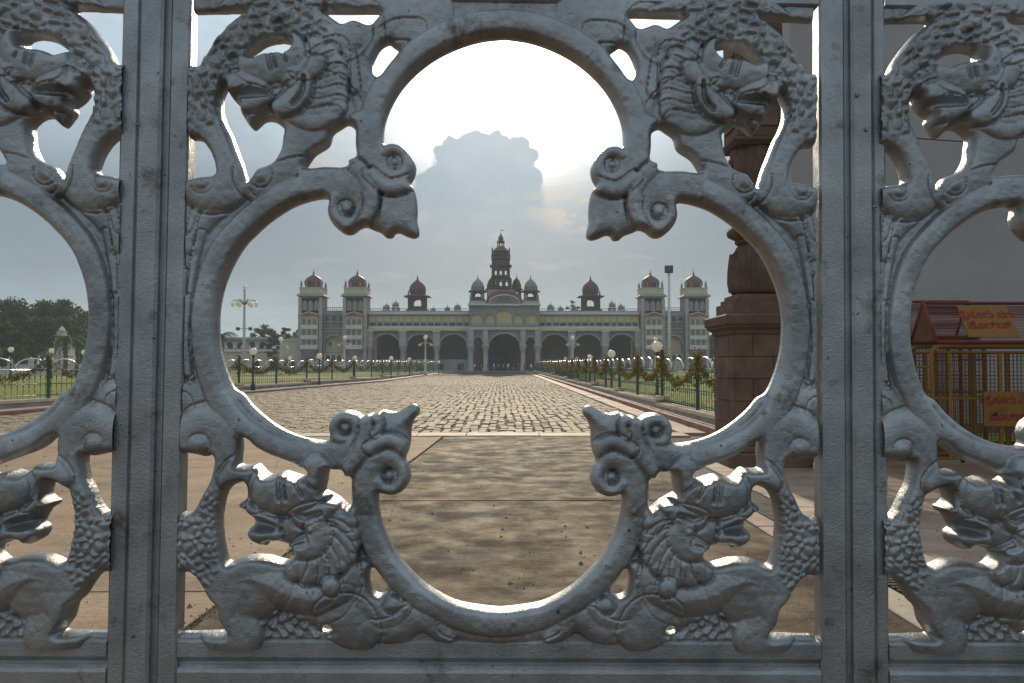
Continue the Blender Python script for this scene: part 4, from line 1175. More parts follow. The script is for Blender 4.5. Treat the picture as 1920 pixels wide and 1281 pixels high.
def build_tower(sgn, u, w, end):
    T_ = empty('tower', (u * PS, 0, 0)); T_.parent = PAL
    T_['label'] = 'square corner tower with onion dome'
    hw = w / 2
    dpt = w * PS * 1.05
    y0 = -1.6
    def tb(name, m, a, b, p0, p1, ya, yb):
        mb = MB(); mb.box(a * PS, b * PS, ya, yb, H(p1), H(p0)); return mb.build(name, m, T_)
    # shaft below the open top storey, with side strips standing proud
    tb('shaft', M_STONE, -hw + 1.5, hw - 1.5, 560, 697, y0, y0 + dpt)
    for s in (-1, 1):
        mb = MB()
        mb.box((s * (hw - 3) - 3) * PS, (s * (hw - 3) + 3) * PS, y0 - .35, y0 + .1, H(697), H(561))
        for p in (592, 612, 632, 652, 672): mb.box((s * (hw - 3) - 3.5) * PS, (s * (hw - 3) + 3.5) * PS, y0 - .45, y0 - .3505, H(p + 1.5), H(p))
        mb.build('pilaster', M_STONE2, T_)
    # open arched storey
    ops = []
    n = 3
    ow = w * .62 / n
    for k in range(n):
        c = (k - 1) * (ow + 1.6)
        ops.append(((c - ow / 2) * PS, (c + ow / 2) * PS, H(584), H(571), H(565), 0))
    for ya in (y0, y0 + dpt - .5):
        mb = arch_wall(MB(), -(hw - 1) * PS, (hw - 1) * PS, H(588), H(557), ops, ya, ya + .5)
        mb.build('belvedere_wall', M_STONE, T_)
    for s in (-1, 1):
        mb = MB(); mb.box(s * (hw - 1) * PS - (.5 if s > 0 else 0), s * (hw - 1) * PS + (0 if s > 0 else .5), y0 + .502, y0 + dpt - .502, H(588), H(557)); mb.build('belvedere_wall', M_STONE, T_)
    mb = MB()
    for k in range(n):
        c = (k - 1) * (ow + 1.6)
        mb.box((c - ow / 2) * PS, (c + ow / 2) * PS, y0 + .1, y0 + .16, H(582.5), H(581.5))
        for j in range(4):
            xx = c - ow / 2 + ow * (j + .5) / 4
            mb.box((xx - .3) * PS, (xx + .3) * PS, y0 + .1, y0 + .15, H(585), H(582.5))
    o = mb.build('balcony_railing', M_WHITE, T_); o['kind'] = 'stuff'
    # deep sloping eave, then parapet
    e = hw + 4.5
    ex, yb = e * PS, (dpt / 2 + 4.5 * PS)
    yc = y0 + dpt / 2
    mb = MB()
    mb.add([(-ex, yc - yb, H(557)), (ex, yc - yb, H(557)), (ex, yc + yb, H(557)), (-ex, yc + yb, H(557)),
            (-(hw) * PS, yc - dpt / 2, H(552)), (hw * PS, yc - dpt / 2, H(552)), (hw * PS, yc + dpt / 2, H(552)), (-hw * PS, yc + dpt / 2, H(552))],
           [(0, 3, 2, 1), (4, 5, 6, 7), (0, 1, 5, 4), (1, 2, 6, 5), (2, 3, 7, 6), (3, 0, 4, 7)])
    mb.build('eave', M_STONE, T_)
    mb = MB()
    hp = (hw - 1) * PS
    mb.box(-hp, hp, yc - hp, yc + hp, H(552), H(541.5)); mb.box(-hp - .12, hp + .12, yc - hp - .12, yc + hp + .12, H(541.5), H(540))
    mb.build('parapet', M_CREAM, T_)
    for sx in (-1, 1):
        for sy in (-1, 1):
            pinnacle(T_, sx * (hp - .25), yc + sy * (hp - .25), H(540), 1.5, .2, M_STONE)
        pinnacle(T_, sx * (hp * .42), yc - hp + .25, H(540), 1.1, .15, M_STONE)
    mb = MB(); mb.lathe([(1.42, H(540)), (1.42, H(537.5))], 16, (0, yc, 0)); mb.build('drum', M_CREAM, T_)
    dome(T_, 0, yc, H(537.5), 1.72, 2.4, M_DOME, 1.25)
    # projecting bay of three balconied storeys under a curved red roof
    bw = w * .34
    yb0 = y0 - .9
    mb = MB(); mb.box(-bw * PS, bw * PS, yb0, y0 - .001, H(656), H(594)); mb.build('bay', M_CREAM, T_)
    P = [(-bw - 1.5, 594), (-bw - .5, 591), (-bw * .55, 588), (0, 585.5), (bw * .55, 588), (bw + .5, 591), (bw + 1.5, 594)]
    poly_ = [(a * PS, H(b)) for a, b in P]
    mb = MB(); mb.prism(poly_, 'y', yb0 - .3, y0 - .002); mb.build('bay_roof', M_RED, T_)
    mb = MB(); ring_band(mb, [(a * PS, H(b + 2.2)) for a, b in P[1:-1]], .16, yb0 - .36, yb0 - .302); mb.build('roof_trim', M_CREAM, T_)
    for k, p in enumerate((613, 632, 650)):
        tb('balcony', M_WHITE, -bw - .6, bw + .6, p - 2, p + 5.5, yb0 - .28, yb0 - .002)
        for j in range(3):
            c = (j - 1) * bw * .66
            a0, a1 = (c - bw * .25) * PS, (c + bw * .25) * PS
            mb = MB(); P2 = [(a0, H(p - 2.2))] + arch_pts(a0, a1, H(p - 9), H(p - 12.5), 8) + [(a1, H(p - 2.2))]
            mb.prism(P2, 'y', yb0 - .05, yb0 - .001)
            mb.build('window', M_GLASS if k == 3 else M_SHADEIN, T_)
        tb('bay_cornice', M_STONE2, -bw - .4, bw + .4, p - 15.5, p - 13.6, yb0 - .16, yb0 - .001)
    # tapering bracket under the bay
    mb = MB()
    mb.add([(-bw * PS, yb0, H(656.2)), (bw * PS, yb0, H(656.2)), (bw * PS, y0, H(656.2)), (-bw * PS, y0, H(656.2)),
            (-bw * .35 * PS, y0 - .2, H(669)), (bw * .35 * PS, y0 - .2, H(669)), (bw * .35 * PS, y0, H(669)), (-bw * .35 * PS, y0, H(669))],
           [(0, 1, 2, 3), (7, 6, 5, 4), (4, 5, 1, 0), (5, 6, 2, 1), (6, 7, 3, 2), (7, 4, 0, 3)])
    mb.build('bracket', M_STONE, T_)
    mb = MB(); a0, a1 = -bw * .55 * PS, bw * .55 * PS
    mb.prism([(a0, H(696))] + arch_pts(a0, a1, H(680), H(674), 10) + [(a1, H(696))], 'y', y0 - .06, y0 - .002)
    mb.build('doorway', M_CREAM, T_)
    tb('string_course', M_STONE2, -hw - .5, hw + .5, 655, 657, y0 - .5, y0 - .36 if False else y0 - .002)
    return T_

def chhatri(parent, u, y, p_base, p_dome0, p_top, hw, m_body, m_dome, fin=.9, posts=4):
    """small domed kiosk on posts: a part of the palace"""
    C_ = empty('kiosk', (u * PS, y, 0)); C_.parent = parent
    r = hw * PS
    mb = MB(); mb.box(-r * 1.08, r * 1.08, -r * 1.08, r * 1.08, H(p_base), H(p_base) + .5); mb.build('plinth', m_body, C_)
    zt = H(p_dome0)
    zb = H(p_base) + .5
    mb = MB()
    for sx in (-1, 1):
        for sy in (-1, 1):
            mb.box(sx * r * .82 - .16, sx * r * .82 + .16, sy * r * .82 - .16, sy * r * .82 + .16, zb, zt - .3)
    o = mb.build('post', m_body, C_); o['kind'] = 'stuff'
    a = r * .82 - .16
    for sy in (-1, 1):
        mb = arch_wall(MB(), -a, a, zb, zt - .3, [(-a * .62, a * .62, zb + .25 + (zt - zb) * .12, zb + (zt - zb) * .48, zb + (zt - zb) * .72, 0)], sy * r * .82 - .06, sy * r * .82 + .06)
        mb.build('arch', m_body, C_)
    e = r * 1.35
    mb = MB(); mb.add([(-e, -e, zt - .3), (e, -e, zt - .3), (e, e, zt - .3), (-e, e, zt - .3), (-r * .9, -r * .9, zt), (r * .9, -r * .9, zt), (r * .9, r * .9, zt), (-r * .9, r * .9, zt)],
                      [(0, 3, 2, 1), (4, 5, 6, 7), (0, 1, 5, 4), (1, 2, 6, 5), (2, 3, 7, 6), (3, 0, 4, 7)])
    mb.build('eave', m_body, C_)
    hd = H(p_top) - zt
    dome(C_, 0, 0, zt + .06, r * .88, hd * .95, m_dome, fin, 14)
    for sx in (-1, 1):
        pinnacle(C_, sx * r * .85, -r * .85, zt, .9, .12, m_body)
    return C_

def build_palace():
    W_ = M_STONE
    # ---- two arcaded wings
    for s in (-1, 1):
        def uu(a, b): return (a, b) if s > 0 else (-b, -a)
        arches = [(69, 121), (131, 183), (195, 247)]
        ops = []
        for a, b in arches:
            a, b = uu(a, b); ops.append((a * PS, b * PS, H(697), H(652), H(627), .035))
        x0, x1 = uu(63.5, 253)
        wall = arch_wall(MB(), x0 * PS, x1 * PS, H(697), H(621), ops, 0, .9).build('arcade_wall', M_STONE, PAL)
        for (a0, a1, _, sp, ap, _) in ops:
            mb = ring_band(MB(), arch_pts(a0, a1, sp, ap, 18), .28, -.12, -.002); mb.build('arch_moulding', M_STONE2, wall)
        for a in (63.5, 126, 189, 251.5):
            c = (a if s > 0 else -a) * PS
            col = MB()
            col.lathe([(.62, H(697)), (.62, H(692)), (.46, H(690)), (.40, H(668)), (.38, H(660)), (.5, H(658)), (.55, H(655)), (.78, H(650)), (.82, H(648))], 10, (c, -.55, 0))
            col.box(c - .62, c + .62, -1.1, -.003, H(648) - .003, H(621.5))
            col.box(c - .85, c + .85, -1.3, -.004, H(621.4), H(614)) if False else None
            col.build('column', M_STONE2, PAL)
            pbox('corbel', M_CREAM, PAL, (a if s > 0 else -a) - 8, (a if s > 0 else -a) + 8, 618.2, 623.5, -1.25, -.95)
        pbox('string_course', M_CREAM, PAL, x0, x1, 616, 620.8, -.9, .8)
        pbox('balcony_front', M_WHITE, PAL, x0, x1, 612, 615.8, -.55, .6)
        # upper storey wall: yellow panels and a row of dark windows
        up = pbox('upper_wall', M_STONE2, PAL, x0, x1, 590, 611.8, -.05, 1.2)
        n = 14
        for k in range(n):
            c = x0 + (x1 - x0) * (k + .5) / n; hw = (x1 - x0) / n * .42
            pbox('panel', M_YEL, up, c - hw, c + hw, 593.5, 603, -.11, -.052)
            hw2 = (x1 - x0) / n * (.40 if k % 3 != 1 else .3)
            pbox('window', M_GLASS, up, c - hw2, c + hw2, 605.5, 611.2, -.09, -.051)
            pbox('pilaster', M_STONE2, up, c + (x1 - x0) / n * .5 - 1, c + (x1 - x0) / n * .5 + 1, 590.5, 611.7, -.22, -.051) if k < n - 1 else None
        pbox('cornice', M_WHITE, PAL, x0, x1, 586, 589.8, -.75, 1.2)
        pbox('parapet', M_STONE2, PAL, x0, x1, 583, 585.8, -.35, .2)
        # railing on the roof edge
        mb = MB()
        mb.box(x0 * PS, x1 * PS, -.22, -.16, H(579.2), H(578.5))
        k = x0
        while k < x1:
            mb.box(k * PS, (k + .5) * PS, -.22, -.16, H(583), H(579.2)); k += 3
        o = mb.build('roof_railing', M_GREENR, PAL); o['kind'] = 'stuff'
        # hall behind the arcade: floor, ceiling, back wall with doors, low stage wall
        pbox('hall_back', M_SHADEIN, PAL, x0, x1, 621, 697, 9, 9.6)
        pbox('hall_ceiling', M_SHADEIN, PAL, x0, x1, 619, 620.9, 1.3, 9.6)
        lw = pbox('low_wall', M_STONE2, PAL, x0, x1, 676, 697, 1.2, 1.5)
        pbox('coping', M_WHITE, lw, x0, x1, 674.5, 675.9, 1.1, 1.6)
        for k in range(5):
            c = x0 + (x1 - x0) * (k + .5) / 5
            mb = MB(); mb.prism([((c - 6) * PS, H(697))] + arch_pts((c - 6) * PS, (c + 6) * PS, H(687), H(681), 10) + [((c + 6) * PS, H(697))], 'y', 1.12, 1.198); mb.build('basement_arch', M_GLASS, lw)
        pbox('roof', M_STONE, PAL, x0, x1, 584.5, 586, 1.21, 22)
        # kiosks along the wing roof
        c = 166 * s
        ch = chhatri(PAL, c, 3.0, 584, 551, 518, 18.5, M_BRONZE, M_DOME, 1.1)
        for a, pt in ((92, 566), (112, 570), (214, 561), (232, 566), (140, 573)):
            chhatri(PAL, a * s, 8, 584, pt + 8, pt - 3, 6.5 if pt < 568 else 5, M_STONE2, M_STONE, .7)
    # ---- end blocks: tower, link wall, tower
        build_tower(s, 277 * s, 44, False)
        build_tower(s, 359 * s, 44, True)
        a, b = uu(298.5, 337.5)
        op = ((a + 4) * PS, (b - 4) * PS, H(661), H(644), H(630), 0)
        lk = arch_wall(MB(), a * PS, b * PS, H(697), H(583), [op], -.6, .3).build('link_wall', M_STONE, PAL)
        pbox('recess_wall', M_YEL, lk, a + 4, b - 4, 629, 697, .31, .6)
        ring_band(MB(), arch_pts(op[0], op[1], op[3], op[4], 14), .22, -.7, -.602).build('arch_moulding', M_STONE2, lk)
        pbox('window', M_GLASS, lk, a + 9, a + 13, 641, 649, .24, .309)
        pbox('lower_panel', M_CREAM, lk, a + 3, b - 3, 663, 696, -.68, -.602)
        for k in range(3):
            c = a + (b - a) * (k + .9) / 3.8
            P2 = [((c - 3.4) * PS, H(677))] + arch_pts((c - 3.4) * PS, (c + 3.4) * PS, H(670), H(665), 8) + [((c + 3.4) * PS, H(677))]
            mb = MB(); mb.prism(P2, 'y', -.74, -.682); mb.build('window', M_GLASS, lk)
        for k in range(3):
            c = a + (b - a) * (k + .5) / 3
            P2 = [((c - 4) * PS, H(602))] + arch_pts((c - 4) * PS, (c + 4) * PS, H(598), H(593.5), 8) + [((c + 4) * PS, H(602))]
            mb = MB(); mb.prism(P2, 'y', -.68, -.602); mb.build('window', M_GLASS, lk)
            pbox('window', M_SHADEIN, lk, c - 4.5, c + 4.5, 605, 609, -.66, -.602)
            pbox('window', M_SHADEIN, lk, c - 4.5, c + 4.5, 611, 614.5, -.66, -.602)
        for p in (589, 603.2, 616, 622): pbox('string_course', M_STONE2, lk, a, b, p, p + 1.5, -.82, -.602)
        mb = MB(); mb.box(a * PS, b * PS, -.4, -.34, H(577.5), H(576.5)); mb.box(a * PS, b * PS, -.4, -.34, H(580.5), H(580))
        k = a
        while k < b: mb.box(k * PS, (k + .6) * PS, -.4, -.34, H(583), H(577.5)); k += 4
        o = mb.build('roof_railing', M_GREENR, lk); o['kind'] = 'stuff'
        pbox('end_block', M_STONE, PAL, *uu(258, 377), 586, 697, 3.2, 24)
    # ---- central porch
    yc = -2.6
    ops = [(-29.5 * PS, 29.5 * PS, H(697), H(653), H(627), .03), (-57.5 * PS, -39 * PS, H(697), H(648), H(633), .04), (39 * PS, 57.5 * PS, H(697), H(648), H(633), .04)]
    pw = arch_wall(MB(), -65 * PS, 65 * PS, H(697), H(620), ops, yc, yc + 1.0).build('porch_wall', M_STONE, PAL)
    for (a0, a1, _, sp, ap, _) in ops: ring_band(MB(), arch_pts(a0, a1, sp, ap, 18), .26, yc - .14, yc - .002).build('arch_moulding', M_STONE2, pw)
    for u in (-61, -34.5, 34.5, 61):
        c = u * PS
        col = MB()
        col.lathe([(.6, H(697)), (.6, H(692)), (.42, H(690)), (.38, H(666)), (.36, H(660)), (.48, H(658)), (.52, H(655)), (.74, H(650)), (.78, H(648))], 10, (c, yc - .5, 0))
        col.box(c - .45, c + .45, yc - .95, yc - .003, H(648) - .003, H(621))
        col.build('column', M_STONE2, PAL)
    mb = MB()
    mb.box(-65 * PS, -63 * PS, yc + 1.001, 0, H(697), H(586)); mb.box(63 * PS, 65 * PS, yc + 1.001, 0, H(697), H(586))
    mb.build('porch_side', M_STONE, PAL)
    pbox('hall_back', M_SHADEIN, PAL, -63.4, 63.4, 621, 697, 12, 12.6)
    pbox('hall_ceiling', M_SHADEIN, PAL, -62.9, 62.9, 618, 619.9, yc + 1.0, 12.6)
    pbox('string_course', M_CREAM, PAL, -66, 66, 615, 619.8, yc - .5, yc + .9)
    # first floor: seven bays with balustrades
    bays = [(-61, -41, 590), (-34, -18, 590), (-14.5, 14.5, 583), (18, 34, 590), (41, 61, 590)]
    ops = [(a * PS, b * PS, H(612), H(p + 7), H(p), 0) for a, b, p in bays]
    fw = arch_wall(MB(), -65 * PS, 65 * PS, H(614.8), H(575), ops, yc + .1, yc + .8).build('upper_wall', M_STONE, PAL)
    for a, b, p in bays:
        pbox('infill', M_YEL, fw, a, b, p - 1, 612, yc + .5, yc + .62)
        n = max(4, int((b - a) / 3))
        mb = MB()
        for k in range(n):
            c = a + (b - a) * (k + .5) / n
            mb.lathe([(.07, H(612)), (.12, H(609)), (.07, H(606))], 6, (c * PS, yc + .12, 0))
        mb.box(a * PS, b * PS, yc - .02, yc + .3, H(605.9), H(604.8))
        o = mb.build('balustrade', M_WHITE, fw); o['kind'] = 'stuff'
        for k in (1, 2):
            c = a + (b - a) * k / 3
            pbox('mullion', M_CREAM, fw, c - .4, c + .4, p + 4, 611.9, yc + .38, yc + .499)
    for s in (-1, 1):
        pbox('string_course', M_WHITE, PAL, min(s * 30, s * 67), max(s * 30, s * 67), 571.5, 574.8, yc - .6, 2)
        pbox('parapet', M_STONE2, PAL, min(s * 31, s * 65), max(s * 31, s * 65), 566, 571.3, yc - .1, 2)
    # big curved gable with red roof edge over the middle
    P = arch_pts(-29 * PS, 29 * PS, H(571), H(552), 20)
    mb = MB(); mb.prism(P, 'y', yc - .2, yc + 1.2); gb = mb.build('gable', M_STONE, PAL)
    ring_band(MB(), arch_pts(-27.5 * PS, 27.5 * PS, H(573), H(556.5), 20), .3, yc - .5, yc - .202).build('gable_moulding', M_WHITE, gb)
    ring_band(MB(), P, .55, yc - .7, yc + 1.6).build('gable_roof', M_RED, gb)
    mb = MB(); mb.prism([(-16 * PS, H(573))] + arch_pts(-16 * PS, 16 * PS, H(570), H(560), 12) + [(16 * PS, H(573))], 'y', yc - .26, yc - .202); mb.build('gable_panel', M_SHADEIN, gb)
    pbox('gable_sill', M_WHITE, gb, -30, 30, 572, 575, yc - .45, yc - .203)
    # kiosks flanking the gable
    for s in (-1, 1):
        chhatri(PAL, 50 * s, 1.2, 566, 543, 519, 13, M_BRONZE, M_STONE, .8)
        chhatri(PAL, 25 * s, 10, 560, 530, 507, 9.5, M_BRONZE, M_BRONZE, .8)
        pinnacle(PAL, 40 * s * PS, yc + .3, H(566), 1.6, .2, M_STONE); pinnacle(PAL, 62 * s * PS, yc + .3, H(566), 1.6, .2, M_STONE)
    # ---- central tower, tier on tier
    cx, cy = (939.3 - 945.5) * PS, 9.0
    k = (PAL_Y + cy) / PAL_Y
    C_ = empty('central_tower', (cx * k, cy, 0)); C_.parent = PAL; C_['label'] = 'tall dark central tower of stacked arcades under a gilded dome'
    def HH(py): return CAM_Z - gz(PAL_Y) + (690 - py) * (PAL_Y + cy) / F_PX
    Q = (PAL_Y + cy) / F_PX * 1.1
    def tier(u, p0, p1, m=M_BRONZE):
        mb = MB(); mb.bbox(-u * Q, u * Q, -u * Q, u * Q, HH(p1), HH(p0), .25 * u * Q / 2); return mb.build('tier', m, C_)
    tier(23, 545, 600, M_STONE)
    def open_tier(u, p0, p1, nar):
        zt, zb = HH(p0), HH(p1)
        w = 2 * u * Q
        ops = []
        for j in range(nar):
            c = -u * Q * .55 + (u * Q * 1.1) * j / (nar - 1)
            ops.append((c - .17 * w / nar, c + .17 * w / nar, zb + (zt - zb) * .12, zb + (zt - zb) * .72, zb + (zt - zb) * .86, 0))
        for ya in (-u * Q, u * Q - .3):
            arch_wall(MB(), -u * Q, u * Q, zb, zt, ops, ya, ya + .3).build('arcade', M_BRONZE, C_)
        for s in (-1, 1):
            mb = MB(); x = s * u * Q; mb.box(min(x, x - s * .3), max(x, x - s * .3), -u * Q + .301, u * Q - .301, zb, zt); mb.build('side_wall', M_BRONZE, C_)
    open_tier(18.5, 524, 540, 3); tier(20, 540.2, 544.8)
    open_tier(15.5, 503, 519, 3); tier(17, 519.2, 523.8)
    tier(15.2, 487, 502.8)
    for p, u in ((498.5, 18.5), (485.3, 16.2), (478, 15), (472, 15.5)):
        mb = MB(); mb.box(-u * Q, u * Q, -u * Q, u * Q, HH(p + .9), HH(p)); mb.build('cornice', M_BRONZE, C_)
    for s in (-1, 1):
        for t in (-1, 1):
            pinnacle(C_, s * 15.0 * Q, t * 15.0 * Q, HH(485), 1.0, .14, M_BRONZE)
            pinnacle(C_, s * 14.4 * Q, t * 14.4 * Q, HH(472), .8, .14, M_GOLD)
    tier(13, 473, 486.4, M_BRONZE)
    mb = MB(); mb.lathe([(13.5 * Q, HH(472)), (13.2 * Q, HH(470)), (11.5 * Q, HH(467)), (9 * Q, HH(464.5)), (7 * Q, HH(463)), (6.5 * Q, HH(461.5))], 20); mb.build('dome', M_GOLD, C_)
    mb = MB()
    for j in range(8):
        t = 2 * PI * (j + .5) / 8
        mb.lathe([(.11, HH(461.5)), (.11, HH(454.5))], 6, (5.6 * Q * math.cos(t), 5.6 * Q * math.sin(t), 0))
    o = mb.build('lantern_post', M_BRONZE, C_); o['kind'] = 'stuff'
    mb = MB(); mb.lathe([(7 * Q, HH(452.6)), (6.4 * Q, HH(454.5)), (.1, HH(454.4))][::-1] + [(6.2 * Q, HH(451.5)), (4.2 * Q, HH(449.5))], 14); mb.build('lantern_eave', M_BRONZE, C_)
    mb = MB(); mb.lathe([(4.0 * Q, HH(449.5)), (4.4 * Q, HH(446.5)), (4.0 * Q, HH(443.5)), (2.6 * Q, HH(441)), (1.2 * Q, HH(439.6)), (1.7 * Q, HH(438.5)), (.7 * Q, HH(437)), (.3 * Q, HH(435)), (.15 * Q, HH(429.5))], 14); mb.build('lantern_dome', M_GOLD, C_)
    mb = MB(); mb.box(.02, .6, -.02, .02, HH(431.2), HH(429.8)); mb.build('flag', M_RED, C_)
    # platform steps in front of the porch
    pbox('step', M_STONE2, PAL, -70, 70, 695.6, 697.2, yc - 3.2, yc - .01)
    pbox('plinth', M_STONE, PAL, -255, -66, 694, 697.5, -1.8, -.002); pbox('plinth', M_STONE, PAL, 66, 255, 694, 697.5, -1.8, -.002)
build_palace()
# ================================================================== fences along the drive
M_FGREEN = mat('green_fence_paint', (0.035, 0.105, 0.075), 0.45, var=0.3, vscale=5)
M_STEEL = mat('bare_steel_tube', (0.55, 0.56, 0.57), 0.22, 0.9, var=0.1)
M_GARL = [mat('dry_garland_leaf', (0.22, 0.165, 0.035), 0.8, var=0.4, vscale=6), mat('olive_garland_leaf', (0.15, 0.145, 0.03), 0.8, var=0.4, vscale=6), mat('brown_garland_leaf', (0.15, 0.09, 0.03), 0.8, var=0.4, vscale=6)]
M_GLOBE = mat('opal_globe', (0.80, 0.75, 0.66), 0.35, var=0.05, vscale=2, spec=0.5)
def _opal(m):
    nt = m.node_tree; b = nt.nodes['Principled BSDF']
    t = nt.nodes.new('ShaderNodeBsdfTranslucent'); t.inputs[0].default_value = (0.92, 0.88, 0.80, 1)
    x = nt.nodes.new('ShaderNodeMixShader'); x.inputs[0].default_value = 0.55
    nt.links.new(b.outputs[0], x.inputs[1]); nt.links.new(t.outputs[0], x.inputs[2]); nt.links.new(x.outputs[0], nt.nodes['Material Output'].inputs['Surface'])
_opal(M_GLOBE)
M_LPOST = mat('dark_green_post', (0.025, 0.06, 0.045), 0.5, var=0.2)

for _m in M_GARL: _leafy(_m, .45)
def leaves_mesh(name, centres, size, mats, flat=False):
    """loose leaf quads round given centres"""
    C_ = np.asarray(centres); n = len(C_)
    a = RNG.normal(size=(n, 3)); a /= np.linalg.norm(a, axis=1, keepdims=True)
    b = np.cross(a, RNG.normal(size=(n, 3))); b /= np.linalg.norm(b, axis=1, keepdims=True)
    s = size * RNG.uniform(.6, 1.3, (n, 1))
    V = np.stack([C_ - a * s, C_ - b * s * .45, C_ + a * s, C_ + b * s * .45], 1).reshape(-1, 3)
    F_ = np.arange(4 * n).reshape(n, 4)
    me = mesh_np(name, V, F_)
    for m in mats: me.materials.append(m)
    me.polygons.foreach_set('material_index', RNG.integers(0, len(mats), n).astype(np.int32))
    return me

def build_fence(side, xf, y0, bays, bay, words_):
    """green railing with arched steel hoops on a stepped plinth, running along the drive"""
    f = empty('fence', (0, 0, 0)); tag(f, words_, 'fence')
    hoops_per = 3
    zs = []
    for k in range(bays):
        grp = k // 2
        zs.append(gz(y0 + grp * 2 * bay) + .40 + (.03 if grp % 2 else 0))
    post_me = None; hoop_mes = {}
    ang = None
    far_bars = MB(); far_hoops = MB(); far_posts = MB()
    for k in range(bays):
        ya, yb = y0 + k * bay, y0 + (k + 1) * bay
        xa, xb = xf(ya), xf(yb)
        zb = zs[k]
        dx, dy = xb - xa, yb - ya; L = math.hypot(dx, dy); ux, uy = dx / L, dy / L
        near = ya < 75
        # plinth length and its cream cap
        hw = .16
        def slab(a, b, z0, z1, w):
            nx_, ny_ = -uy * w, ux * w
            pa = (xa + ux * a, ya + uy * a); pb = (xa + ux * b, ya + uy * b)
            v = [(pa[0] - nx_, pa[1] - ny_, z0), (pb[0] - nx_, pb[1] - ny_, z0), (pb[0] + nx_, pb[1] + ny_, z0), (pa[0] + nx_, pa[1] + ny_, z0)]
            v += [(p, q, z1) for p, q, _ in v]
            return MB().add(v, [(0, 3, 2, 1), (4, 5, 6, 7), (0, 1, 5, 4), (1, 2, 6, 5), (2, 3, 7, 6), (3, 0, 4, 7)])
        slab(0, L - .002, gz(ya) - .2, zb - .10, hw).build('plinth', M_PLW, f)
        slab(-.02, L - .03, zb - .098, zb, hw + .05).build('plinth_cap', M_CAP, f)
        if k % 2 == 0: slab(-.22, .22, zb + .002, zb + .13, hw + .07).build('post_block', M_CAP, f)
        # posts
        if post_me is None:
            mb = MB(); mb.box(-.045, .045, -.045, .045, 0, 1.36)
            mb.lathe([(.04, 1.362), (.06, 1.38), (.03, 1.40), (.055, 1.44), (.06, 1.47), (.03, 1.52), (.004, 1.56)], 8)
            post_me = mb.mesh('post'); post_me.materials.append(M_FGREEN)
        link_mesh('post', post_me, None, f, (xa, ya, zb + (.13 if k % 2 == 0 else 0)))
        # rails
        for zr, r in ((.12, .018), (.52, .016), (1.02, .02)):
            mb = MB(); mb.tube([(xa, ya, zb + zr), (xb, yb, zb + zr)], r, 6)
            mb.build('rail', M_STEEL if zr > 1 else M_FGREEN, f)
        # hoops
        hl = L / hoops_per
        for j in range(hoops_per):
            c = hl * (j + .5); w = hl * .5
            pts = []
            for i in range(13):
                t = PI * i / 12
                s = c - w * math.cos(t)
                pts.append((xa + ux * s, ya + uy * s, zb + 1.02 + .40 * math.sin(t)))
            if near:
                mb = MB(); mb.tube(pts, .026, 6); mb.build('hoop', M_STEEL, f)
            else: far_hoops.tube(pts[::2], .026, 5)
        # upright bars with a bulb in the middle
        nb = 18 if near else 10
        bars = MB() if near else far_bars
        for j in range(nb):
            s = L * (j + .5) / nb
            x, y = xa + ux * s, ya + uy * s
            if ya < 45:
                bars.lathe([(.009, .02), (.009, .40), (.022, .45), (.009, .50), (.009, .70), (.024, .76), (.009, .82), (.009, 1.02 if j % 3 else 1.2)], 5, (x, y, zb))
            else: bars.lathe([(.011, .02), (.011, 1.02)], 4, (x, y, zb))
        if near:
            o = bars.build('bar', M_FGREEN, f); o['kind'] = 'stuff'
    o = far_bars.build('bar', M_FGREEN, f); o['kind'] = 'stuff'
    o = far_hoops.build('hoop', M_STEEL, f); o['kind'] = 'stuff'
    # dry leaf garlands hang from post to post
    gname = 'garlands hung along the %s fence' % side
    for k in range(bays):
        ya, yb = y0 + k * bay, y0 + (k + 1) * bay
        if ya > 110: break
        zb = zs[k]
        n = 900 if ya < 32 else (420 if ya < 60 else 160)
        t = RNG.random(n)
        bnd = RNG.random(n) < .30
        sag = .62 * (1 - (2 * t - 1) ** 2)
        x = np.array([xf(ya + q * bay) for q in t]); y = ya + t * bay; z = zb + 1.30 - sag
        thick = np.where(t < .12, .10, .07)
        P = np.stack([x, y, z], 1) + RNG.normal(size=(n, 3)) * thick[:, None]
        m = int(n * (.26 if side == 'right' else .14))
        P[:m] = np.stack([np.full(m, xf(ya)), np.full(m, ya), zb + .55 + 1.05 * RNG.random(m) ** .8], 1) + RNG.normal(size=(m, 3)) * (.085 if side == 'right' else .06)
        me = leaves_mesh('garland', P, .055 if ya < 40 else .09, M_GARL)
        o = link_mesh('garland', me)
        wd = ['nearest', 'second', 'third', 'fourth', 'fifth', 'sixth']
        if k < 5: lab = 'dry brown leaf garland on the %s fence, %s one from the gate' % (side, wd[k])
        else: lab = 'distant dry leaf garland sagging between far posts of the %s fence' % side
        tag(o, lab, 'garland', gname)
    return zs
XR = lambda y: 5.32
XL = lambda y: road_left(y) - 1.62
ZR = build_fence('right', XR, 16.8, 23, 4.75, 'green railing with steel hoops along the right of the drive')
ZL = build_fence('left', XL, 24.0, 21, 5.0, 'green railing with steel hoops along the left of the drive')

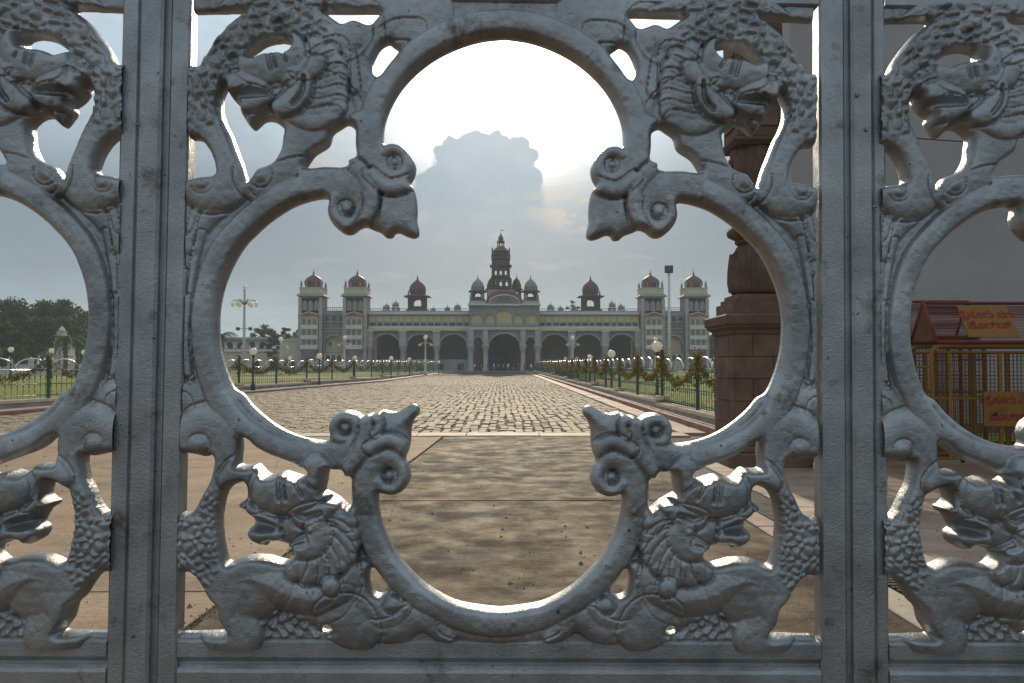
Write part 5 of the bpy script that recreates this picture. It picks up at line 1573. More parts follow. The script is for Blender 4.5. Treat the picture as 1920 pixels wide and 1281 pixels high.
# ------------------------------------------------------------------ lamps with white globes
def lamp_proto():
    r = empty('garden_lamp', (0, 0, -50))
    mb = MB(); mb.lathe([(.13, -.05), (.13, .25), (.09, .32), (.06, .40), (.05, 1.2), (.065, 1.25), (.05, 1.3), (.042, 1.76), (.08, 1.80), (.11, 1.86), (.07, 1.90)], 10); mb.build('post', M_LPOST, r)
    mb = MB(); mb.ball((0, 0, 2.10), .205, 18, 12); mb.build('globe', M_GLOBE, r)
    return r
LP = lamp_proto()
first = [True]
def put_lamp(x, y, zb, label, group='white globe lamps along the drive', sc=1.0):
    o = LP if first[0] else copy_tree(LP); first[0] = False
    o.location = (x, y, zb); o.scale = (sc, sc, sc)
    tag(o, label, 'lamp', group)
def at_px(px, d): return (px - 940) / F_PX * d
lamps = [(1233, 29.5, 'largest white globe lamp behind the right fence, beside the stone pier'), (1147, 41, 'white globe lamp behind the right fence, next after the largest'),
         (1106, 52, 'third white globe lamp along the right fence'), (1083, 63, 'fourth white globe lamp along the right fence'),
         (1061.5, 75, 'fifth white globe lamp along the right fence'), (1048, 86, 'sixth small globe lamp along the right fence'),
         (477, 44, 'white globe lamp behind the left fence, the leftmost in the big scroll opening'), (600, 55, 'white globe lamp in front of the left corner tower'),
         (666, 64, 'white globe lamp in front of the second left tower'), (734, 78, 'small yellowish globe lamp before the first arch of the left wing'),
         (768, 90, 'small globe lamp before the second arch of the left wing'), (798, 101, 'small globe lamp under the tall double armed lamp standard'), (823, 112, 'farthest globe lamp on the left near the porch'),
         (28, 60, 'globe lamp on the far lawn at the left edge of the photo'), (103, 66, 'globe lamp between the hoops of the left panel'), (163, 62, 'globe lamp on the far lawn beside the left scroll band'), (545, 84, 'globe lamp in front of the low yellow building')]
for px, d, lab in lamps:
    want = {1233: 650, 1147: 663.5, 1106: 671, 1083: 675, 1061.5: 674, 1048: 677.5, 477: 659, 600: 668, 666: 672, 734: 672, 768: 674, 798: 676, 823: 679, 28: 656, 103: 658, 163: 661, 545: 672}[px]
    zc = CAM_Z + (690 - want) * d / F_PX
    put_lamp(at_px(px, d), d, zc - 2.10, lab)

# ------------------------------------------------------------------ tall standards and masts
M_PALEP = mat('pale_pole_paint', (0.55, 0.55, 0.53), 0.5, var=0.15)
def standard(px, d, ptop, lab):
    x = at_px(px, d); g0 = gz(d) + .1
    zt = CAM_Z + (690 - ptop) * d / F_PX
    r = empty('lamp_standard', (x, d, g0)); tag(r, lab, 'street lamp', 'tall white lamp standards before the palace')
    h = zt - g0
    mb = MB(); mb.lathe([(.22, 0), (.22, .4), (.12, .6), (.09, h - .7), (.13, h - .62), (.06, h - .5)], 10); mb.build('post', M_PALEP, r)
    mb = MB(); mb.ball((0, 0, h - .25), .27, 14, 10); mb.build('globe', M_GLOBE, r)
    mb = MB(); mb.tube([(-.75, 0, h - 1.05), (-.4, 0, h - .95), (0, 0, h - 1.0), (.4, 0, h - .95), (.75, 0, h - 1.05)], .05, 6); mb.build('arm', M_PALEP, r)
    for s in (-1, 1):
        mb = MB(); mb.lathe([(.05, h - 1.0), (.09, h - 1.1), (.24, h - 1.22), (.26, h - 1.3)], 10, (s * .72, 0, 0)); mb.build('lamp_shade', M_PALEP, r)
standard(798, 100, 629, 'tall white lamp standard with cross arm before the left wing')
standard(1074, 108, 630, 'tall white lamp standard with cross arm before the right wing')
standard(647, 104, 630, 'tall white lamp standard with cross arm before the left towers')
standard(528, 88, 632, 'tall white lamp standard with cross arm near the low yellow building')
standard(1230, 100, 632, 'tall white lamp standard right above the largest globe lamp')
def mast(px, d, ptop):
    x = at_px(px, d); g0 = gz(d) + .1
    h = CAM_Z + (690 - ptop) * d / F_PX - g0
    r = empty('lamp_mast', (x, d, g0)); tag(r, 'tall mast with a ring of hanging lamps left of the palace', 'lamp mast')
    mb = MB(); mb.lathe([(.20, 0), (.17, h * .5), (.11, h - .3), (.2, h - .2), (.05, h)], 10); mb.build('post', M_PALEP, r)
    mb = MB(); mb.ball((0, 0, h + .2), .24, 10, 8); mb.build('globe', M_GLOBE, r)
    for k in range(6):
        a = 2 * PI * k / 6 + .2
        c, s = math.cos(a), math.sin(a)
        mb = MB(); mb.tube([(.1 * c, .1 * s, h - 1.9), (.7 * c, .7 * s, h - 1.35), (1.35 * c, 1.35 * s, h - 1.45)], .05, 6); mb.build('arm', M_BRONZE, r)
        mb = MB(); mb.lathe([(.04, 0), (.16, -.12), (.24, -.34), (.2, -.62), (.05, -.72)], 8, (1.35 * c, 1.35 * s, h - 1.47)); mb.build('lantern', M_GLOBE, r)
    for s in (-1, 1):
        mb = MB(); mb.bbox(s * .75 - .2, s * .75 + .2, -.15, .15, h * .52, h * .52 + .38, .04); mb.tube([(0, 0, h * .52 + .2), (s * .6, 0, h * .52 + .2)], .04, 6); mb.build('floodlight', M_BRONZE, r)
mast(459.5, 96, 542)
def flood(px, d, ptop):
    x = at_px(px, d); g0 = gz(d) + .1
    zt = CAM_Z + (690 - ptop) * d / F_PX; h = zt - g0
    r = empty('floodlight_pole', (x, d, g0)); tag(r, 'tall pale pole carrying a square floodlight box between the right towers', 'floodlight pole')
    mb = MB(); mb.lathe([(.24, 0), (.22, h * .4), (.16, h - 1.0)], 10); mb.build('post', M_PALEP, r)
    mb = MB(); mb.bbox(-.55, .55, -.3, .3, h - 1.02, h, .04); mb.build('lamp_box', M_BRONZE, r)
    mb = MB(); mb.box(-.45, .45, -.33, -.303, h - .92, h - .1); mb.build('front_glass', M_GLASS, r)
flood(1256, 110, 497)

# ------------------------------------------------------------------ the carved stone pier on the right
M_PIER = mat('red_sandstone', (0.165, 0.092, 0.062), 0.85, var=0.3, vscale=3.5, bump=0.5, bscale=60, dirt=(0.085, 0.05, 0.036), dscale=1.4, dlo=0.5, dhi=0.72, objrand=0.10)
M_PIERC = mat('carved_sandstone', (0.125, 0.072, 0.05), 0.88, var=0.35, vscale=4, bump=0.6, bscale=50)
def build_pier():
    cx, cy = 4.16, 13.0
    p = empty('stone_pier', (cx, cy, 0)); tag(p, 'tall brown sandstone gate pier with carved vase and cornice on the right', 'stone pier')
    def pz(py, d=12.5): return CAM_Z + (690 - py) * d / F_PX
    hw = .53
    mb = MB(); mb.bbox(-hw + .03, hw - .03, -hw + .03, hw - .03, -.05, pz(626), .01); mb.build('core', M_BED, p)
    # base
    for i, (e, z0, z1_) in enumerate(((.12, -.02, .22), (.07, .222, .32))):
        mb = MB(); mb.bbox(-hw - e, hw + e, -hw - e, hw + e, z0, z1_, .02); mb.build('base_course', M_PIER, p)
    z = .325; zt = pz(627)
    hs = [.36, .37, .36, .37]
    rem = zt - z; n = 5; hh = rem / n
    for k in range(n):
        a, b = z + k * hh, z + (k + 1) * hh
        # each course: blocks on the two faces one sees, joint staggered
        j = (.12 if k % 2 else -.2)
        for x0, x1 in ((-hw, j - .003), (j + .003, hw)):
            mb = MB(); mb.bbox(x0, x1, -hw, -hw + .2, a + .003, b - .003, .008); mb.build('block', M_PIER, p)
        j2 = (.05 if k % 2 else .25)
        for y0, y1 in ((-hw + .203, j2 - .003), (j2 + .003, hw)):
            mb = MB(); mb.bbox(-hw, -hw + .2, y0, y1, a + .003, b - .003, .008); mb.build('block', M_PIER, p)
            mb = MB(); mb.bbox(hw - .2, hw, y0, y1, a + .003, b - .003, .008); mb.build('block', M_PIER, p)
    # neck mouldings and cornice slab
    def sq(name, prof, m=M_PIER):
        """square section swept profile [(half width, z)]"""
        mb = MB(); v = []; f = []
        for r, zz_ in prof: v += [(-r, -r, zz_), (r, -r, zz_), (r, r, zz_), (-r, r, zz_)]
        for i in range(len(prof) - 1):
            for k in range(4):
                k2 = (k + 1) % 4; f.append((i * 4 + k, i * 4 + k2, i * 4 + 4 + k2, i * 4 + 4 + k))
        f.append((3, 2, 1, 0)); q = (len(prof) - 1) * 4; f.append((q, q + 1, q + 2, q + 3))
        mb.add(v, f); return mb.build(name, m, p)
    sq('neck_moulding', [(hw + .005, pz(626.5)), (hw + .03, pz(622)), (hw + .03, pz(619)), (hw + .10, pz(613)), (hw + .105, pz(610.5))])
    sq('cornice', [(hw + .10, pz(610.2)), (hw + .13, pz(607)), (hw + .135, pz(592)), (hw + .11, pz(589))])
    sq('upper_block', [(hw - .03, pz(588.8)), (hw - .03, pz(566))])
    sq('upper_block', [(hw - .09, pz(565.8)), (hw - .09, pz(557))])
    sq('upper_block', [(hw - .14, pz(556.8)), (hw - .14, pz(549))])
    # carved vase: lathe with leaf lobes
    def lobed(name, prof, n, amp, m, nl):
        mb = MB(); v = []; f = []
        for r, zz_, a in prof:
            for k in range(n):
                t = 2 * PI * k / n
                q = r * (1 + a * amp * (abs(math.cos(t * nl / 2)) - .5))
                v.append((q * math.cos(t), q * math.sin(t), zz_))
        for i in range(len(prof) - 1):
            for k in range(n):
                k2 = (k + 1) % n; f.append((i * n + k, i * n + k2, (i + 1) * n + k2, (i + 1) * n + k))
        f.append(tuple(reversed(range(n)))); f.append(tuple(range((len(prof) - 1) * n, len(prof) * n)))
        mb.add(v, f, True); return mb.build(name, m, p)
    zs = lambda q: pz(q, 13.0)
    lobed('carved_vase', [(.36, zs(551), .3), (.385, zs(545), .6), (.375, zs(530), 1), (.37, zs(512), 1), (.355, zs(495), 1), (.33, zs(478), .9), (.29, zs(465), .6), (.25, zs(458), .2)], 96, .16, M_PIERC, 12)
    # leaves standing proud of the vase
    for k in range(12):
        t = 2 * PI * (k + .5) / 12
        mb = MB(); pts = []
        for q, rr, w in ((548, .385, .05), (530, .41, .075), (508, .405, .07), (488, .385, .05), (474, .365, .02)):
            pts.append((rr, zs(q), w))
        v = []; f = []
        for rr, zz_, w in pts:
            for s, e in ((-1, -.03), (0, .025), (1, -.03)):
                v.append(((rr + e) * math.cos(t) - s * w * math.sin(t), (rr + e) * math.sin(t) + s * w * math.cos(t), zz_))
        for i in range(len(pts) - 1):
            for s in (0, 1): f.append((i * 3 + s, i * 3 + s + 1, i * 3 + 4 + s, i * 3 + 3 + s))
        mb.add(v, f, True); mb.build('carved_leaf', M_PIERC, p)
    lobed('ring', [(.27, zs(458), 0), (.31, zs(454), 0), (.31, zs(451), 0), (.26, zs(449), 0)], 32, 0, M_PIERC, 1)
    lobed('ring', [(.30, zs(448.5), .2), (.42, zs(441), .3), (.44, zs(434), .3), (.40, zs(427), .3), (.31, zs(423), 0)], 64, .08, M_PIERC, 24)
    lobed('shaft', [(.33, zs(422.5), 0), (.34, zs(400), 1), (.36, zs(350), 1), (.37, zs(300), 1), (.36, zs(278), .5)], 96, .07, M_PIERC, 16)
    # carved sprays on the shaft
    for k in range(10):
        for q in (320, 370):
            t = 2 * PI * (k + (.5 if q == 370 else 0)) / 10
            mb = MB(); v = []; f = []
            rows = ((q + 24, .36, .02), (q + 8, .385, .08), (q - 10, .40, .09), (q - 24, .39, .02))
            for qq, rr, w in rows:
                for s, e in ((-1, -.02), (0, .02), (1, -.02)):
                    v.append(((rr + e) * math.cos(t) - s * w * math.sin(t), (rr + e) * math.sin(t) + s * w * math.cos(t), zs(qq)))
            for i in range(3):
                for s in (0, 1): f.append((i * 3 + s, i * 3 + s + 1, i * 3 + 4 + s, i * 3 + 3 + s))
            mb.add(v, f, True); mb.build('carved_leaf', M_PIERC, p)
    sq('abacus', [(.38, zs(277)), (.45, zs(270)), (.45, zs(266)), (.37, zs(262))], M_PIERC)
    sq('upper_shaft', [(.375, zs(261.5)), (.375, zs(40))], M_PIERC)
    for q in (225, 180, 135, 90):
        mb = MB(); mb.bbox(-.28, .28, -.40, -.377, zs(q + 18), zs(q - 18), .01); mb.build('sunk_panel', M_PIER, p)
        mb = MB(); mb.bbox(-.40, -.377, -.28, .28, zs(q + 18), zs(q - 18), .01); mb.build('sunk_panel', M_PIER, p)
    sq('top_cornice', [(.40, zs(39.5)), (.60, zs(15)), (.62, zs(-10)), (.5, zs(-14))], M_PIERC)
    mb = MB(); mb.ball((0, 0, zs(-60)), .34, 16, 10); mb.build('ball', M_PIERC, p)
build_pier()

# ------------------------------------------------------------------ grey wall of the gatehouse in shade
M_WALLG = mat('shaded_grey_wall', (0.40, 0.36, 0.34), 0.9, var=0.10, vscale=0.8, bump=0.2, bscale=20, dirt=(0.33, 0.30, 0.285), dscale=.6)
def build_gatehouse():
    b = empty('gatehouse', (5.56, 15.2, 0)); tag(b, 'plain grey plastered gatehouse wall in shade behind the yellow barricades', 'building')
    mb = MB(); mb.box(.45, 13, 0, 1.1, -.1, 10.5); mb.build('wall', M_WALLG, b)
    mb = MB(); mb.box(0, .448, -.12, 1.1, -.1, 10.5); mb.build('corner_strip', M_WALLG, b)
    def px(p, d=15.2): return (p - 940) / F_PX * d - 5.56
    def pz(q, d=15.2): return CAM_Z + (690 - q) * d / F_PX
    x0 = px(1690)
    for i, (e, a, b_) in enumerate(((.52, 900, 640), (.46, 640, 580), (.40, 580, 552), (.33, 552, 536), (.25, 536, 528))):
        mb = MB(); mb.bbox(x0, x0 + e * 1.25, -.30 + i * .03, -.002, pz(a) if i else -.1, pz(b_) - .002, .012); mb.build('stepped_pedestal', M_WALLG, b)
    mb = MB(); mb.box(.449, 13.1, -.25, -.001, 9.2, 9.5); mb.build('cornice', M_WALLG, b)
    mb = MB(); mb.box(.449, 13, -.10, -.001, -.1, .5); mb.build('base_course', M_PIER, b)
build_gatehouse()
def wire():
    d = 14.6
    P = []
    for px, py in ((1505, 232), (1640, 244), (1760, 255), (1850, 258), (1950, 248), (2100, 228)):
        P.append(((px - 940) / F_PX * d, d, CAM_Z + (690 - py) * d / F_PX))
    P = [tuple(q) for q in spline(P, False, 5)]
    mb = MB(); mb.tube(P, .011, 6); tag(mb.build('overhead_wire', M_DRAIN), 'thin dark wire sagging across the grey wall', 'wire')
wire()

# ------------------------------------------------------------------ yellow police barricades
M_YP = mat('yellow_barrier_paint', (0.26, 0.115, 0.012), 0.6, var=0.25, vscale=3, dirt=(0.12, 0.06, 0.02), dscale=3, dlo=.48, dhi=.7)
M_RP = mat('red_barrier_paint', (0.19, 0.022, 0.015), 0.6, var=0.25, vscale=3, dirt=(0.09, 0.03, 0.02), dscale=3, dlo=.48, dhi=.7)
M_TXT = mat('red_lettering', (0.24, 0.02, 0.012), 0.7, var=0.1)
M_MESH = mat('rusty_wire_mesh', (0.16, 0.075, 0.03), 0.7, var=0.3)
def kannada(txt, size, parent, loc, rot, name='lettering'):
    c = bpy.data.curves.new('t', 'FONT'); c.body = txt; c.size = size; c.align_x = 'CENTER'; c.align_y = 'CENTER'; c.resolution_u = 3; c.extrude = .001; c.offset = .004
    o = bpy.data.objects.new('t', c); COL.objects.link(o)
    dg = bpy.context.evaluated_depsgraph_get()
    me = bpy.data.meshes.new_from_object(o.evaluated_get(dg))
    bpy.data.objects.remove(o)
    me.materials.clear()
    t = link_mesh(name, me, M_TXT, parent, loc); t.rotation_euler = rot
    return t
def barricade(x, y, w, top, lab, rz=0):
    """x = left end, y = front plane, w = width, top = height of the top rail"""
    b = empty('barricade', (x, y, 0), rz); tag(b, lab, 'barricade', 'yellow steel barricades by the grey wall')
    for dy, nm in ((0, 0), (.62, 1)):
        r = .14
        def arc(cx, cz, a0, a1): return [(cx + r * math.cos(a0 + (a1 - a0) * i / 5), dy, cz + r * math.sin(a0 + (a1 - a0) * i / 5)) for i in range(6)]
        pts = [(0, dy, .02), (0, dy, top - r)] + arc(r, top - r, PI, PI / 2) + arc(w - r, top - r, PI / 2, 0) + [(w, dy, .02)]
        mb = MB(); mb.tube(pts, .033, 8); mb.build('frame', M_YP, b)
        for z in (.30, .38 + (top - .38) * .5, top - .09):
            mb = MB(); mb.tube([(.035, dy, z), (w - .035, dy, z)], .02, 6); mb.build('rail', M_YP, b)
        for k in (.085, .33, .5, .72, .92):
            mb = MB(); mb.box(w * k - .022, w * k + .022, dy - .02, dy + .02, .30, top - .10); mb.build('upright', M_YP, b)
        mb = MB()
        nv, nh = int(w / .055), int((top - .4) / .055)
        for i in range(1, nv): mb.box(w * i / nv - .003, w * i / nv + .003, dy + .022, dy + .028, .32, top - .1)
        for i in range(nh): mb.box(.03, w - .03, dy + .0285, dy + .0335, .34 + i * .055 - .003, .34 + i * .055 + .003)
        o = mb.build('wire_mesh', M_MESH, b); o['kind'] = 'stuff'
    for z in (top - .30, .30):
        for xx in (0, w):
            mb = MB(); mb.tube([(xx, .03, z), (xx, .59, z)], .02, 6); mb.build('tie_bar', M_YP, b)
    # pitched sign on top
    s0, s1, zr = .06, w - .06, top + .62
    za = top + .05
    for sgn, yb, yr in ((1, -.04, .30), (-1, .66, .32)):
        a, c = (s0, yb, za), (s1, yb, za); r0, r1 = (s0, yr, zr), (s1, yr, zr)
        mb = MB(); mb.tube([a, c], .026, 6); mb.tube([r0, r1], .022, 6); mb.tube([a, r0], .026, 6); mb.tube([c, r1], .026, 6); o = mb.build('sign_frame', M_RP, b); o['kind'] = 'stuff'
        mb = MB(); n = 26
        for i in range(1, n):
            q = i / n; mb.tube([(s0 + .02, yb + (yr - yb) * q, za + (zr - za) * q), (s1 - .02, yb + (yr - yb) * q, za + (zr - za) * q)], .004, 4, False)
        o = mb.build('sign_mesh', M_RP, b); o['kind'] = 'stuff'
    mb = MB(); mb.add([(s0 + .003, -.02, za + .02), (s0 + .003, .64, za + .02), (s0 + .003, .31, zr - .02), (s0 + .01, -.02, za + .02), (s0 + .01, .64, za + .02), (s0 + .01, .31, zr - .02)], [(0, 1, 2), (5, 4, 3), (0, 3, 4, 1), (1, 4, 5, 2), (2, 5, 3, 0)])
    mb.build('sign_gable', M_MESH, b)
    tl = math.atan2(zr - za, .34)
    nrm = Vector((0, -math.sin(tl), math.cos(tl)))
    up = Vector((0, math.cos(tl), math.sin(tl)))
    xc = w * .30
    pc = Vector((xc, .13, za + (zr - za) * .5)) + nrm * .018
    mb = MB(); hwid, hht = .36, .27
    v = []
    for e in (0, .012):
        for sx, sy in ((-1, -1), (1, -1), (1, 1), (-1, 1)):
            v.append(pc + Vector((sx * hwid, 0, 0)) + up * sy * hht + nrm * e)
    mb.add(v, [(3, 2, 1, 0), (4, 5, 6, 7), (0, 1, 5, 4), (1, 2, 6, 5), (2, 3, 7, 6), (3, 0, 4, 7)]); sp = mb.build('sign_plate', M_YP, b)
    for i, (t, q) in enumerate((('ಮೈಸೂರು ನಗರ', .10), ('ಪೊಲೀಸ್', -.08))):
        kannada(t, .155, sp, pc + up * q + nrm * .0145, (tl, 0, 0))
    mb = MB(); xp = w * .24; mb.bbox(xp, xp + .70, -.050, -.036, .74, 1.22, .004); pl = mb.build('name_plate', M_YP, b)
    for i, (t, q) in enumerate((('ಮೈಸೂರು ನಗರ', 1.10), ('ಪೊಲೀಸ್', .87))):
        kannada(t, .135, pl, (xp + .35, -.052, q), (R(90), 0, 0))
barricade(5.98, 11.0, 2.9, 1.86, 'yellow barricade with red pitched sign standing nearest the gate')
barricade(4.75, 12.2, 2.7, 1.98, 'yellow barricade half hidden behind the nearest barricade')

# ------------------------------------------------------------------ trees
M_LEAF = [mat('leaf_dark', (0.024, 0.055, 0.014), 0.75, var=0.3, vscale=2), mat('leaf_mid', (0.04, 0.085, 0.02), 0.75, var=0.3, vscale=2), mat('leaf_olive', (0.06, 0.09, 0.022), 0.75, var=0.3, vscale=2)]
for _m in M_LEAF: _leafy(_m)
M_BARK = mat('grey_bark', (0.13, 0.10, 0.075), 0.9, var=0.3, vscale=3, bump=.5, bscale=10)
def tree(x, y, h, w, lab, group=None, n=9000, leaf=.32, trunk=.45, flat=.42, mats=None):
    g0 = gz(y) + .28
    t = empty('rain_tree', (x, y, g0)); tag(t, lab, 'tree', group)
    mb = MB(); mb.tube([(0, 0, -.3), (.1, .1, h * .2), (-.1, 0, h * .42)], [trunk * 1.3, trunk, trunk * .8], 9)
    br = []
    for k in range(8):
        a = 2 * PI * k / 8 + RNG.uniform(-.3, .3); L = w * RNG.uniform(.22, .40)
        e = Vector((L * math.cos(a), L * math.sin(a), h * RNG.uniform(.62, .80)))
        m_ = Vector((e.x * .45, e.y * .45, h * .52))
        mb.tube([(-.05, 0, h * .36), m_, e], [trunk * .6, trunk * .38, trunk * .12], 6)
    mb.build('trunk', M_BARK, t)
    # clumps over an umbrella shaped crown
    cl = []
    nc = 75
    for k in range(nc):
        a = RNG.uniform(0, 2 * PI); q = math.sqrt(RNG.random()) * .5 * w
        top = h * (1 - .42 * (q / (.5 * w)) ** 2.2)
        z = top - RNG.random() ** 1.5 * h * flat - .06 * h
        cl.append((q * math.cos(a) * .93, q * math.sin(a) * .93, z, RNG.uniform(.055, .11) * w))
    cl = np.array(cl)
    i = RNG.integers(0, nc, n)
    d = RNG.normal(size=(n, 3)); d /= np.linalg.norm(d, axis=1, keepdims=True)
    rr = (RNG.random(n) ** .45)[:, None] * cl[i, 3:4]
    P = cl[i, :3] + d * rr * np.array([1, 1, .6])
    me = leaves_mesh('crown', P, leaf, mats or M_LEAF)
    link_mesh('crown', me, None, t)
    return t
def tpx(px, d): return (px - 940) / F_PX * d
def th(py, d): return CAM_Z + (690 - py) * d / F_PX - gz(d) - .28
tg = 'trees beyond the left lawn'
tree(tpx(55, 120), 120, th(556, 120), 17, 'largest dark rain tree with the highest crown left of the gate post', tg, 12000)
tree(tpx(118, 128), 128, th(562, 128), 16, 'dark rain tree whose crown slopes down beside the left scroll band', tg, 10000)
tree(tpx(-45, 128), 128, th(566, 128), 15, 'dark rain tree cut by the left edge of the photo', tg, 9000)
tree(tpx(-5, 92), 92, th(588, 92), 7.5, 'nearer lighter tree in front of the dark trees at the left edge', tg, 6000, .22, .25, .6)
tree(tpx(205, 138), 138, th(586, 138), 15, 'lower dark tree half hidden by the left gate post', tg, 7000)
tree(tpx(290, 150), 150, th(590, 150), 15, 'rain tree hidden by the left gate post', tg, 5000)
tree(tpx(500, 172), 172, th(606, 172), 9, 'round tree rising behind the low yellow building', tg, 5000, .3)
tree(tpx(532, 150), 150, th(611, 150), 6.5, 'small dark tree before the low yellow building near the palace', tg, 4000, .26, .3, .7)
tree(tpx(1075, 190), 190, th(553, 190), 8, 'small tree crown showing above the right wing roof', None, 2500, .3)
tree(tpx(1352, 165), 165, th(620, 165), 9, 'tree filling the gap between palace and stone pier', None, 5000, .3)
tree(tpx(1420, 180), 180, th(612, 180), 12, 'tree mostly hidden behind the stone pier', None, 4000, .35)
# far wood closing the view on both sides
def wood(x0, x1, y, h):
    n = 9000
    x = RNG.uniform(x0, x1, n); u = RNG.random(n)
    top = h * (.75 + .2 * np.sin(x * .13) + .12 * np.sin(x * .41 + 1))
    P = np.stack([x, y + RNG.normal(0, 3, n), gz(y) + top * (1 - u ** 1.6) + .3], 1)
    me = leaves_mesh('far_wood', P, .9, M_LEAF); o = link_mesh('far_wood', me); o['kind'] = 'stuff'; o['label'] = 'distant belt of trees behind the gardens'
wood(-190, -44, 185, 9); wood(44, 190, 200, 9)
def palm(px, d, ptop, lab):
    x = tpx(px, d); h = th(ptop, d)
    p = empty('palm_tree', (x, d, gz(d) + .28)); tag(p, lab, 'palm tree', 'palms on the left')
    mb = MB(); mb.tube([(0, 0, -.2), (.1, 0, h * .4), (.05, 0, h * .82)], [.24, .19, .16], 8); mb.build('trunk', M_BARK, p)
    for k in range(18):
        a = 2 * PI * k / 18 + RNG.uniform(-.15, .15); L = RNG.uniform(1.7, 2.3); up = RNG.uniform(-.1, .9)
        mb = MB(); pts = []
        for i in range(7):
            s = i / 6; pts.append(Vector((L * s * math.cos(a), L * s * math.sin(a), h * .82 + up * s * 1.6 - 1.5 * s * s)))
        sd = Vector((-math.sin(a), math.cos(a), 0))
        v = []; f = []
        for i in range(6):
            for s in (-1, 1):
                for q in (0, .5):
                    b0 = pts[i] * (1 - q) + pts[i + 1] * q; b1 = b0 + (pts[i + 1] - pts[i]) * .35
                    tip = b0 + sd * s * .48 * (1 - (i / 7) ** 2) + (pts[i + 1] - pts[i]) * .8 - Vector((0, 0, .22))
                    nn = len(v); v += [b0, b1, tip]; f.append((nn, nn + 1, nn + 2))
        mb.add(v, f); mb.build('frond', M_LEAF[k % 3], p)
palm(418, 96, 611, 'palm tree at the left edge of the big scroll opening')
palm(128, 82, 616, 'pale palm tree in front of the dark trees')
palm(150, 86, 620, 'shorter palm tree beside the left scroll band')

# ------------------------------------------------------------------ low side buildings
def side_building():
    d = 150.0; s = d / F_PX
    b = empty('side_building', (tpx(415, d), d, gz(d))); tag(b, 'low cream two storeyed building left of the palace', 'building')
    W_ = (566 - 340) * s; x0 = (340 - 415) * s
    def hz(py): return CAM_Z + (690 - py) * s - gz(d)
    ops = []
    n = 11
    for k in range(n):
        c = x0 + W_ * (k + .5) / n; hw = W_ / n * .30
        ops.append((c - hw, c + hw, hz(654), hz(647), hz(641), 0))
    arch_wall(MB(), x0, x0 + W_, hz(656), hz(637), ops, 0, .4).build('upper_wall', M_STONE2, b)
    mb = MB(); mb.box(x0, x0 + W_, 3, 3.3, hz(656), hz(637)); mb.build('back_wall', M_SHADEIN, b)
    mb = MB(); mb.box(x0, x0 + W_, -.6, 3.3, hz(637) + .002, hz(633)); mb.build('roof', M_STONE2, b)
    mb = MB(); mb.box(x0, x0 + W_, -1.6, 3.3, hz(660), hz(656) - .002); mb.build('balcony', M_WHITE, b)
    ops = []
    for k in range(7):
        c = x0 + W_ * (k + .5) / 7; hw = W_ / 7 * .22
        ops.append((c - hw, c + hw, -.2, hz(682), hz(676), 0))
    arch_wall(MB(), x0, x0 + W_, -.3, hz(660) - .002, ops, -1.2, -.8).build('lower_wall', M_CREAM, b)
    mb = MB(); mb.box(x0, x0 + W_, 2, 2.3, -.3, hz(660) - .002); mb.build('back_wall', M_SHADEIN, b)
    for k in range(16):
        pinnacle(b, x0 + W_ * (k + .5) / 16, -1.3, hz(656), .9, .22, M_WHITE)
    # end pavilion next to the palace
    mb = MB(); mb.box((536 - 415) * s, (568 - 415) * s, -2.6, -1.61, -.3, hz(640)); mb.build('pavilion', M_CREAM, b)
    mb = MB(); mb.box((534 - 415) * s, (569 - 415) * s, -2.8, -1.5, hz(640) + .002, hz(637)); mb.build('pavilion_cornice', M_WHITE, b)
    for c in (545, 558):
        a0, a1 = (c - 4 - 415) * s, (c + 4 - 415) * s
        mb = MB(); mb.prism([(a0, hz(694))] + arch_pts(a0, a1, hz(680), hz(674), 8) + [(a1, hz(694))], 'y', -2.66, -2.602); mb.build('window', M_GLASS, b)
side_building()
def shrine():
    d = 100.0; s = d / F_PX
    b = empty('shrine_tower', (tpx(118, d), d, gz(d))); tag(b, 'weathered pale stepped shrine tower among the dark trees on the left', 'tower')
    def hz(py): return CAM_Z + (690 - py) * s - gz(d)
    tiers = [(17, 690, 668), (14, 668, 652), (11.5, 652, 640), (9, 640, 630), (6.5, 630, 623)]
    for w, p0, p1 in tiers:
        mb = MB(); mb.bbox(-w * s, w * s, 0, 2 * w * s, hz(p0), hz(p1) - .05, .05); t = mb.build('tier', M_WHITE, b)
        mb = MB(); mb.bbox(-(w + 1.2) * s, (w + 1.2) * s, -1.2 * s, (2 * w + 1.2) * s, hz(p1) - .048, hz(p1) + .08, .03); mb.build('cornice', M_STONE2, t)
        for k in (-.55, 0, .55):
            mb = MB(); mb.bbox((w * k - w * .12) * s, (w * k + w * .12) * s, -.06, -.002, hz(p0) + .15, hz(p1) - .2, .01); mb.build('niche', M_SHADEIN, t)
    mb = MB(); mb.lathe([(5 * s, hz(623) + .09), (6 * s, hz(620)), (4 * s, hz(616)), (1 * s, hz(613)), (.02, hz(610))], 14, (0, 6.5 * s, 0)); mb.build('cap', M_WHITE, b)
shrine()
def garden_wall():
    d = 90.0; s = d / F_PX
    b = empty('garden_wall', (tpx(-150, d), d, gz(d))); tag(b, 'long low whitewashed wall behind the left lawn', 'wall')
    x1 = (400 + 150) * s
    mb = MB(); mb.box(0, x1, 0, .4, -.1, 1.35); mb.build('wall_panel', M_WHITE, b)
    mb = MB(); mb.box(-.1, x1 + .1, -.08, .48, 1.352, 1.5); mb.build('coping', M_STONE2, b)
    for k in range(14):
        c = x1 * (k + .5) / 14
        mb = MB(); mb.bbox(c - .3, c + .3, -.12, -.002, -.1, 1.75, .03); mb.lathe([(.25, 1.752), (.3, 1.9), (.15, 2.1), (.02, 2.3)], 8, (c, -.06, 0)); mb.build('pier', M_WHITE, b)
garden_wall()

